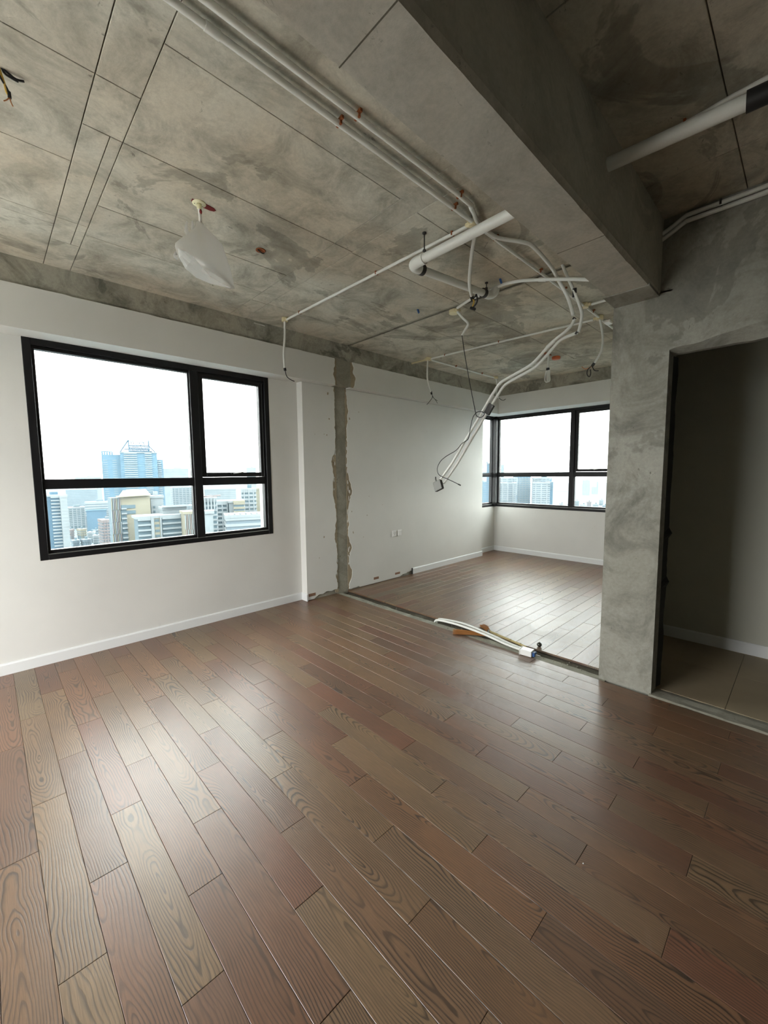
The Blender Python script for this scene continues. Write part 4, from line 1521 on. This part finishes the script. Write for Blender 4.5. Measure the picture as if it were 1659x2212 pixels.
def bristles(name, a, b, n, spread, mat):
    m = MB()
    a, b = Vector(a), Vector(b)
    d = (b - a)
    s = d.cross(Vector((0, 0, 1))).normalized()
    for i in range(n):
        u = random.uniform(-1, 1)
        vz = random.uniform(0, 1)
        p0 = a + s * (u * 0.014) + Vector((0, 0, 0.006 + 0.014 * vz))
        ln = random.uniform(0.8, 1.08)
        p1 = a + d * (0.5 * ln) + s * (u * spread * 0.6) + Vector((0, 0, 0.008 + 0.014 * vz))
        p2 = a + d * ln + s * (u * spread + random.uniform(-0.008, 0.008)) + Vector((0, 0, 0.004 + 0.014 * vz))
        m.tube([p0 - bb, p1 - bb, p2 - bb], 0.0014, 3, 0, False)
    o = m.build(name, mat, root)
    o['kind'] = 'stuff'
    return o


bristles('straw_head', (3.19, 1.93, 0.0), (3.045, 2.215, 0.0), 150, 0.055, 'straw')
bristles('straw_tuft', (3.255, 1.98, 0.0), (3.375, 2.12, 0.0), 90, 0.04, 'straw')
MB().tube([Vector((3.27, 1.995, 0.018)) - bb, Vector((3.18, 1.95, 0.016)) - bb], 0.014, 8).build('binding', 'iron', root)

p = at(1165, 1397, z=0.0)
o = MB().lathe([(0.0005, 0.0), (0.009, 0.0015), (0.0165, 0.007), (0.0205, 0.0155), (0.0205, 0.021), (0.0165, 0.0305), (0.009, 0.0365), (0.0005, 0.038)], (0, 0, 0), 20).build('metal_knob', 'steel_ball')
o.location = (p.x, p.y, 0.0)
tag(o, 'small dark metal ball lying on the far room floor', 'ball')
MB().lathe([(0.004, 0.036), (0.0045, 0.041), (0.003, 0.042)], (0, 0, 0), 10).build('ball_stud', 'steel_ball', o)
p = at(1260, 1866, z=0.0)
o = MB().lathe([(0.0015, 0.0), (0.003, 0.001), (0.002, 0.0032)], (0, 0, 0), 6, smooth=False).build('plaster_crumb', 'white_trim')
o.location = (p.x, p.y, 0.0)
tag(o, 'tiny white plaster crumb on the bare plank floor', 'crumb')

# ------------------------------------------------------------------ the city outside
GZ = -85.0


def cmat(name, col, rough=0.8):
    t = NT(name)
    p = t.pos()
    n_ = t.ramp(t.noise(p, 0.06, 3), [(0.3, 0.0), (0.7, 1.0)])
    c = t.mix(n_, tuple(col), tuple(q * 0.86 for q in col))
    t.l(c, t.b.inputs['Base Color'])
    t.set(Roughness=rough)
    t.b.inputs['Specular IOR Level'].default_value = 0.1


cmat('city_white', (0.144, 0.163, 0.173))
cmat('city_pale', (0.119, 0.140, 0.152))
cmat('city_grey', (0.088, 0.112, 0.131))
cmat('city_blue', (0.060, 0.106, 0.144))
cmat('city_deep_blue', (0.048, 0.085, 0.119))
cmat('city_sand', (0.147, 0.140, 0.110))
cmat('city_pink', (0.131, 0.115, 0.115))
cmat('city_glass', (0.062, 0.090, 0.106), 0.6)
cmat('city_dark_glass', (0.045, 0.065, 0.077), 0.6)
cmat('city_green', (0.056, 0.075, 0.062))
cmat('city_ground', (0.073, 0.090, 0.098))
cmat('city_rail', (0.112, 0.125, 0.131))


def hdir(px):
    d = FWD + (px - PCX) / FPX * RGT
    d = Vector((d.x, d.y, 0))
    return d.normalized()


def top_z(px, py, D):
    d = FWD + (px - PCX) / FPX * RGT - (py - PCY) / FPX * UPV
    t = D / math.hypot(d.x, d.y)
    return CAM_H + d.z * t


_bc = {}


def bpart(nm, dims, mat, parent, loc):
    key = (nm, tuple(round(q, 2) for q in dims), mat)
    if key not in _bc:
        a, b, c = dims
        me = MB().box(-a / 2, a / 2, -b / 2, b / 2, 0, c).mesh(nm)
        me.materials.append(MAT[mat])
        _bc[key] = me
    return link(nm, _bc[key], parent, loc)


def building(label, px0, px1, py, D, body, band, rot=0.0, depth=None, fh=3.2, nfl=22, band_h=1.15, piers=0, pier_mat=None, zb=GZ, roof=True, group=None, name='tower_block', hut=True, proud=0.5, seg=None, part_of=None):
    pm = (px0 + px1) / 2
    d0 = hdir(pm)
    side = Vector((d0.y, -d0.x, 0))
    def hit(px):
        d = hdir(px)
        return d * (D / d.dot(d0))
    W = (hit(px1) - hit(px0)).length
    zt = top_z(pm, py, D)
    dep = depth or max(12.0, W * 0.7)
    c = d0 * D
    yaw = math.atan2(d0.y, d0.x) - PI / 2 + rot       # local +y points away from the viewer
    Hh = zt - zb
    if part_of:            # a wing of another building: its walls are the part, its bands and fins sub-parts
        root = MB().box(-W / 2, W / 2, 0, dep, 0, Hh).build('wing', body, part_of)
        pm_ = Matrix.Translation(part_of.location) @ Matrix.Rotation(part_of.rotation_euler.z, 4, 'Z')
        root.matrix_local = pm_.inverted() @ Matrix.Translation((c.x, c.y, zb)) @ Matrix.Rotation(yaw, 4, 'Z')
        root['label'] = label
    else:
        root = empty(name, (c.x, c.y, zb), yaw)
        tag(root, label, 'building', group)
        bpart('walls', (W, dep, Hh), body, root, (0, dep / 2, 0))
    k = 0
    z = Hh - 1.2
    while k < nfl and z > 6:
        if seg:
            for (a, b) in seg:
                bpart('balcony', (W * (b - a), 1.4 + proud, band_h), band, root, ((a + b - 1) / 2 * W, -proud / 2 + 0.2, z - band_h))
        else:
            bpart('floor_band', (W + 2 * proud, dep + 2 * proud, band_h), band, root, (0, dep / 2, z - band_h))
        z -= fh
        k += 1
    for i in range(piers):
        u = -W / 2 + W * (i + 0.5) / piers
        bpart('pier', (W / piers * 0.22, 0.8, min(Hh, nfl * fh)), pier_mat or band, root, (u, -proud - 0.2, Hh - min(Hh, nfl * fh)))
    if roof:
        bpart('parapet', (W + 2 * proud + 0.3, dep + 2 * proud + 0.3, 1.5), band, root, (0, dep / 2, Hh - 1.2))
    if hut:
        bpart('roof_hut', (W * 0.3, dep * 0.3, 3.0), body, root, (W * 0.1, dep * 0.55, Hh))
    root['w'] = W
    root['top'] = Hh
    return root


# big blue tower with a sign frame on its roof
D1 = 800.0
t1 = building('blue glass tower carrying a lattice sign frame on its roof', 268, 347, 977, D1, 'city_blue', 'city_white', 0.0, 26, 3.5, 30, 1.5, hut=False, seg=[(0.10, 0.45), (0.66, 0.85)], proud=0.8)
W1, H1 = t1['w'], t1['top']
sc1 = W1 / 79.0
wing = bpart('wing', (38 * sc1, 20, H1 - 4.2), 'city_blue', t1, (-W1 / 2 - 19 * sc1, 16, 0))
for k in range(20):
    for u in (-W1 / 2 - 31 * sc1, -W1 / 2 - 12 * sc1):
        bpart('window_strip', (9 * sc1, 0.6, 1.1), 'city_pale', t1, (u, 5.8, H1 - 14 - 3.6 * k))
for k in range(5):
    bpart('roof_post', (2.2, 2.0, 4.6), 'city_blue', t1, (-W1 / 2 - (36 - 5 * k) * sc1, 7, H1 - 4.2))
bpart('roof_ring', (22 * sc1, 14, 1.0), 'city_blue', t1, (-W1 / 2 - 27 * sc1, 13, H1 + 0.2))
stp = bpart('step_wing', (18 * sc1, 20, H1 - 12), 'city_blue', t1, (W1 / 2 + 4 * sc1, 14, 0))
for k in range(24):
    bpart('balcony', (14 * sc1, 1.6, 1.5), 'city_white', t1, (W1 / 2 + 2 * sc1, 3.6, H1 - 16 - 3.5 * k))
m = MB()
bs = lambda u, h: Vector((u * sc1, 6.0, H1 + h))
hh = 20.0
for a, b in [((-39, 0), (-20, hh)), ((-20, hh), (-20, 0)), ((23, hh), (23, 0)), ((23, hh * 0.55), (37, 0)), ((-20, hh * 0.55), (23, hh * 0.55)), ((-39, 0), (37, 0)), ((-30, 5), (-20, 5)), ((-20, 1.8), (30, 1.8))]:
    m.tube([bs(*a), bs(*b)], 1.0, 4)
for i in range(15):
    u = -20 + 43 * i / 14
    m.tube([bs(u, 0), bs(u, hh * 0.55)], 0.6, 4)
    m.tube([bs(u, 0), bs(min(u + 3.1, 23), hh * 0.55)], 0.5, 4)
o = m.build('sign_frame', 'city_deep_blue', t1)
o['kind'] = 'stuff'
for i in range(6):     # unreadable sign characters standing on the frame, seen from behind
    m = MB()
    cx_ = -15.5 + 7.0 * i
    for k in range(5):
        a = (cx_ + random.uniform(-2.4, 2.4), hh * 0.58 + random.uniform(0, 6.0))
        b = (a[0] + random.uniform(-2.6, 2.6), a[1] + random.uniform(-1.6, 2.0))
        m.tube([bs(*a), bs(*b)], 0.85, 4)
    o = m.build('sign_letter', 'city_deep_blue', t1)
    o['kind'] = 'stuff'

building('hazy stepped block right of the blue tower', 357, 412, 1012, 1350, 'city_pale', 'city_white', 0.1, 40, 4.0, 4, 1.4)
building('white office block with rows of dark windows', 376, 424, 1052, 900, 'city_glass', 'city_white', 0.15, 30, 3.6, 18, 1.9, piers=6, hut=False)
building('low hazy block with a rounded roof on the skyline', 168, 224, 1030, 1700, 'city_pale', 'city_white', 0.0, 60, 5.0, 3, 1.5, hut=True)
building('long pale block with thin floor lines behind the white towers', 146, 214, 1057, 1250, 'city_grey', 'city_pale', 0.0, 40, 4.0, 12, 1.3, hut=False)
ls = building('tall striped tower at the left edge of the window', 90, 146, 1070, 500, 'city_deep_blue', 'city_white', 0.12, 24, 3.1, 40, 1.3, seg=[(0.0, 0.20), (0.38, 0.78)], proud=1.0)
building('pale slab end of the striped tower', 132, 147, 1072, 497, 'city_white', 'city_white', 0.12, 22, 3.1, 24, 0.5, hut=False, proud=0.2, part_of=ls)
building('white apartment slab with narrow balconies', 143, 188, 1096, 850, 'city_glass', 'city_white', 0.2, 22, 3.1, 16, 1.4, piers=5)
building('long white block with four strip windows', 185, 237, 1084, 760, 'city_grey', 'city_white', -0.1, 16, 3.6, 6, 1.9)
building('dark blue-grey cube between white blocks', 187, 230, 1102, 735, 'city_deep_blue', 'city_deep_blue', 0.0, 12, 3.4, 0, 1.0, hut=False)
building('pinkish stepped apartment block', 219, 246, 1123, 520, 'city_grey', 'city_pink', 0.2, 18, 3.1, 12, 1.7, piers=4)

# near sand-coloured apartment complex
Dn = 310.0
nb = building('sand-coloured apartment building with balconies and a slanting roof canopy', 262, 327, 1072, Dn, 'city_sand', 'city_sand', 0.18, 16, 3.1, 0, 1.0, hut=False, roof=False)
Wn, Hn = nb['w'], nb['top']
sn = Wn / 65.0
bpart('fin_tower', (20 * sn, 12, Hn - 0.5), 'city_glass', nb, (-Wn / 2 - 10 * sn, 6, 0))
for i in range(6):
    for k in range(5):
        bpart('facade_fin', (1.6 * sn, 0.9, 7.4), ('city_sand', 'city_white', 'city_pink')[(i + k) % 3], nb, (-Wn / 2 - (19 - 3.4 * i + (1.2 if k % 2 else 0)) * sn, -0.4, Hn - 0.5 - 7.6 * (k + 1)))
for k in range(16):
    bpart('balcony', (11 * sn, 2.2, 0.9), 'city_white', nb, (-Wn / 2 + 5.5 * sn, -0.8, Hn - 8.0 - 3.1 * k))
    bpart('window_strip', (11 * sn, 0.5, 1.9), 'city_glass', nb, (-Wn / 2 + 5.5 * sn, -0.1, Hn - 7.1 - 3.1 * k))
for k in range(2):
    bpart('window_strip', (20 * sn, 0.5, 2.2), 'city_glass', nb, (-Wn / 2 + 21 * sn, -0.1, Hn - 7.6 - 3.6 * k))
m = MB()
cz = Hn + 0.3
m.add([(-Wn / 2 - 6 * sn, -2.5, cz - 0.6), (Wn / 2 + 1 * sn, -2.0, cz), (Wn / 2 + 1 * sn, 12, cz + 3.5), (-Wn / 2 + 14 * sn, 12, cz + 3.0)] +
      [(-Wn / 2 - 6 * sn, -2.5, cz - 0.2), (Wn / 2 + 1 * sn, -2.0, cz + 0.4), (Wn / 2 + 1 * sn, 12, cz + 3.9), (-Wn / 2 + 14 * sn, 12, cz + 3.4)],
      [(0, 1, 2, 3), (4, 5, 6, 7), (0, 1, 5, 4), (1, 2, 6, 5), (2, 3, 7, 6), (3, 0, 4, 7)])
m.build('roof_canopy', 'city_sand', nb)
nw = building('white stair block beside the sand-coloured apartments', 327, 354, 1072, 318, 'city_white', 'city_white', 0.18, 14, 3.1, 0, 0.6, hut=True, part_of=nb)
for k in range(5):
    for u in (-0.25, 0.3):
        bpart('window', (1.1, 0.4, 1.5), 'city_glass', nw, (u * nw['w'], -0.15, nw['top'] - 8 - 3.1 * k))
nt = building('lower terrace wing with long balconies in front of the white stair block', 297, 400, 1114, 280, 'city_glass', 'city_white', 0.18, 14, 3.1, 22, 1.0, hut=False, seg=[(0.0, 0.26), (0.50, 0.98)], proud=0.9, part_of=nb)
for u in (0.28, 0.31, 0.47):
    bpart('pier', (0.03 * nt['w'], 1.6, 46), 'city_white', nt, ((u - 0.5) * nt['w'], -0.6, nt['top'] - 46))
bpart('sand_panel', (0.14 * nt['w'], 0.8, 46), 'city_sand', nt, (-0.11 * nt['w'], -0.2, nt['top'] - 46))
for k in range(14):
    bpart('window', (0.10 * nt['w'], 0.4, 1.5), 'city_glass', nt, (-0.11 * nt['w'], -0.5, nt['top'] - 3.4 - 3.1 * k))
ng = building('penthouse wing roofed by a white open pergola', 352, 402, 1096, 291, 'city_white', 'city_white', 0.18, 12, 3.1, 0, 0.6, hut=False, part_of=nb)
m = MB()
wg, hg = ng['w'], ng['top']
for (x0, x1, y0, y1) in ((-wg * 0.5, wg * 0.75, -5.0, -4.2), (-wg * 0.5, wg * 0.75, 3.0, 3.8), (-wg * 0.5, -wg * 0.5 + 0.8, -4.2, 3.0), (wg * 0.75 - 0.8, wg * 0.75, -4.2, 3.0)):
    bpart('pergola_beam', (x1 - x0, y1 - y0, 0.6), 'city_white', ng, ((x0 + x1) / 2, (y0 + y1) / 2, hg + 0.6))
bpart('pergola_sheet', (wg * 1.2, 7.0, 0.15), 'city_grey', ng, (wg * 0.12, -0.6, hg + 0.6))
nf = building('fin-clad apartment end in sand and white stripes', 398, 424, 1106, 270, 'city_sand', 'city_sand', 0.18, 12, 3.1, 0, 0.6, hut=False, part_of=nb)
for i in range(7):
    for k in range(4):
        bpart('facade_fin', (nf['w'] * 0.07, 0.8, 9.0), ('city_white', 'city_pink')[(i + k) % 2], nf, (nf['w'] * (-0.45 + 0.15 * i + (0.05 if k % 2 else 0)), -0.3, nf['top'] - 1 - 9.3 * (k + 1)))

# right-hand pane of the wide window
rb = building('apartment block with fins and a folded roof frame', 441, 468, 1076, 290, 'city_glass', 'city_white', 0.0, 12, 3.1, 14, 1.2, hut=False)
m = MB()
for i in range(4):
    bpart('facade_fin', (rb['w'] * 0.10, 0.8, 8), 'city_white', rb, (rb['w'] * (-0.4 + 0.25 * i), -0.9, rb['top'] - 8))
for (a, b) in (((-0.5, -2), (0.15, 5)), ((0.15, 5), (0.9, 5)), ((0.9, 5), (0.25, -2)), ((0.25, -2), (-0.5, -2))):
    MB().tube([(a[0] * rb['w'], a[1] * 1.5, rb['top'] + 1.0), (b[0] * rb['w'], b[1] * 1.5, rb['top'] + 1.6)], 0.3, 4).build('roof_frame', 'city_pink', rb)
wa = building('white apartment block with stacked balconies', 464, 508, 1083, 330, 'city_glass', 'city_white', 0.05, 16, 3.1, 18, 1.3, piers=4, hut=False, seg=[(0.05, 0.62)])
bw = building('blank white gable beside the stacked balconies', 496, 508, 1083, 324, 'city_white', 'city_white', 0.05, 14, 3.1, 0, 0.6, hut=False, part_of=wa)
building('yellowish apartment strip next to the white gable', 507, 528, 1082, 318, 'city_glass', 'city_sand', 0.05, 14, 3.1, 16, 1.5, hut=False, part_of=wa)
building('taller white apartment block stepping up to the right', 524, 554, 1056, 340, 'city_glass', 'city_white', 0.05, 18, 3.1, 20, 1.6, piers=3, part_of=wa)
building('sand-coloured blank tower at the edge of the wide window', 552, 590, 1055, 365, 'city_sand', 'city_sand', 0.05, 18, 3.1, 0, 0.6, part_of=wa)
building('white slab in front of the folded roof frame', 434, 460, 1105, 232, 'city_white', 'city_white', 0.0, 8, 3.1, 0, 0.6, hut=False)
lowb = building('low building with a long slanted roof edge and terrace', 490, 600, 1112, 226, 'city_grey', 'city_white', 0.12, 14, 3.1, 10, 1.4, hut=False)
for i in range(9):
    bpart('roof_fin', (0.6, 7.0, 0.5), 'city_white', lowb, (lowb['w'] * (-0.45 + 0.11 * i), 3.0, lowb['top'] + 0.6))
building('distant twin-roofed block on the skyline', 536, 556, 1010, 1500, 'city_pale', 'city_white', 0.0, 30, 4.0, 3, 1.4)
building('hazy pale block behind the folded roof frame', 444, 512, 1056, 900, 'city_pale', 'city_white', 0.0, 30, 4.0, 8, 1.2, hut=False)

# seen through the corner window
building('blue-grey tower behind the side light of the corner window', 1030, 1060, 1001, 650, 'city_blue', 'city_grey', 0.0, 24, 3.4, 22, 1.1)
building('thin mast-topped tower beside the corner post', 1080, 1087, 1004, 1300, 'city_grey', 'city_pale', 0.0, 10, 4.0, 6, 1.2)
building('white apartment tower with ladder-like balconies near the corner post', 1079, 1113, 1043, 700, 'city_grey', 'city_white', 0.0, 18, 3.1, 24, 1.4, piers=3)
building('upper storeys of a white tower behind the ladder balconies', 1078, 1142, 1032, 800, 'city_grey', 'city_white', 0.0, 18, 3.2, 10, 1.5, piers=6)
building('grey-blue apartment tower with small square windows', 1117, 1144, 1030, 715, 'city_pale', 'city_blue', 0.0, 18, 3.1, 24, 1.1, piers=4, pier_mat='city_pale')
wt = building('white apartment tower with broad balconies', 1150, 1186, 1042, 680, 'city_grey', 'city_white', 0.0, 20, 3.1, 24, 1.5, piers=3)
building('blue-shaded flank of the broad-balcony tower', 1180, 1193, 1041, 690, 'city_blue', 'city_grey', 0.0, 18, 3.1, 4, 0.8, part_of=wt)
building('upper storeys of a white tower behind the broad balconies', 1148, 1190, 1032, 830, 'city_grey', 'city_white', 0.0, 18, 3.2, 8, 1.5, piers=5)
building('faint pale tower far beyond the right pane', 1256, 1272, 1037, 1700, 'city_pale', 'city_white', 0.0, 20, 4.0, 12, 1.3, piers=2)
building('faint twin tower far beyond the right pane', 1276, 1290, 1040, 1800, 'city_pale', 'city_white', 0.0, 20, 4.0, 12, 1.3, piers=2)
building('long faint block on the plain beyond the corner window', 1195, 1225, 1062, 2000, 'city_white', 'city_white', 0.0, 30, 4.0, 1, 1.3, hut=False)

# low houses between the towers
lab = {0: 'small %s low-rise house at the foot of the striped tower', 1: 'low %s house on the plain beyond the corner window'}
cname = {'city_sand': 'sand-coloured', 'city_white': 'white', 'city_grey': 'grey', 'city_pink': 'pinkish', 'city_pale': 'pale'}
for (px, py, D, wpx, k, mt) in ((177, 1143, 240, 13, 0, 'city_sand'), (192, 1150, 230, 12, 0, 'city_white'), (204, 1146, 245, 10, 0, 'city_grey'), (217, 1139, 225, 13, 0, 'city_sand'),
                                (152, 1144, 232, 9, 0, 'city_pink'), (184, 1166, 212, 16, 0, 'city_grey'), (203, 1157, 200, 12, 0, 'city_white'), (160, 1168, 202, 14, 0, 'city_grey'),
                                (229, 1162, 148, 12, 0, 'city_white'), (240, 1148, 160, 9, 0, 'city_pink'),
                                (1212, 1088, 620, 8, 1, 'city_white'), (1226, 1092, 560, 10, 1, 'city_grey'), (1246, 1082, 700, 9, 1, 'city_white'), (1258, 1090, 600, 11, 1, 'city_white'),
                                (1272, 1084, 680, 9, 1, 'city_pink'), (1286, 1089, 620, 12, 1, 'city_white'), (1298, 1080, 760, 9, 1, 'city_white'), (1306, 1092, 600, 10, 1, 'city_grey'),
                                (1266, 1096, 540, 10, 1, 'city_white'), (1240, 1097, 530, 9, 1, 'city_pale')):
    q_ = at(px, py, z=GZ + 14)
    D = math.hypot(q_.x, q_.y)
    building(lab[k] % cname[mt], px - wpx / 2, px + wpx / 2, py, D, 'city_glass', mt, random.uniform(-0.4, 0.4), 10, 3.0, 6, 1.6, piers=4, group='low houses by the striped tower' if k == 0 else 'low houses on the far plain', name='low_house')

# ground of the city
gr = MB().box(-2500, 3500, -2500, 4500, GZ - 2, GZ).build('ground', 'city_ground')
struct(gr, 'hazy city ground far below the windows')
# daylight haze over the city: thin scattering air starting outside the building
t = NT('city_haze')
t.t.nodes.remove(t.b)
vsn = t.n('ShaderNodeVolumeScatter')
vsn.inputs['Color'].default_value = (0.62, 0.84, 1.0, 1)
vsn.inputs['Density'].default_value = 4.5e-5
vsn.inputs['Anisotropy'].default_value = 0.0
t.l(vsn.outputs[0], t.out.inputs['Volume'])
poly = [(-900, 30), (40, 30), (40, -900), (2400, -900), (2400, 2400), (-900, 2400)]
n = len(poly)
vs = [(x, y, GZ + 0.5) for x, y in poly] + [(x, y, 140) for x, y in poly]
fs = [(0, 1, 4, 5), (1, 2, 3, 4), (6, 7, 10, 11), (7, 8, 9, 10)] + [(i, (i + 1) % n, n + (i + 1) % n, n + i) for i in range(n)]
o = MB().add(vs, fs).build('sky_haze', 'city_haze')
struct(o, 'thin bluish daylight haze hanging over the city')
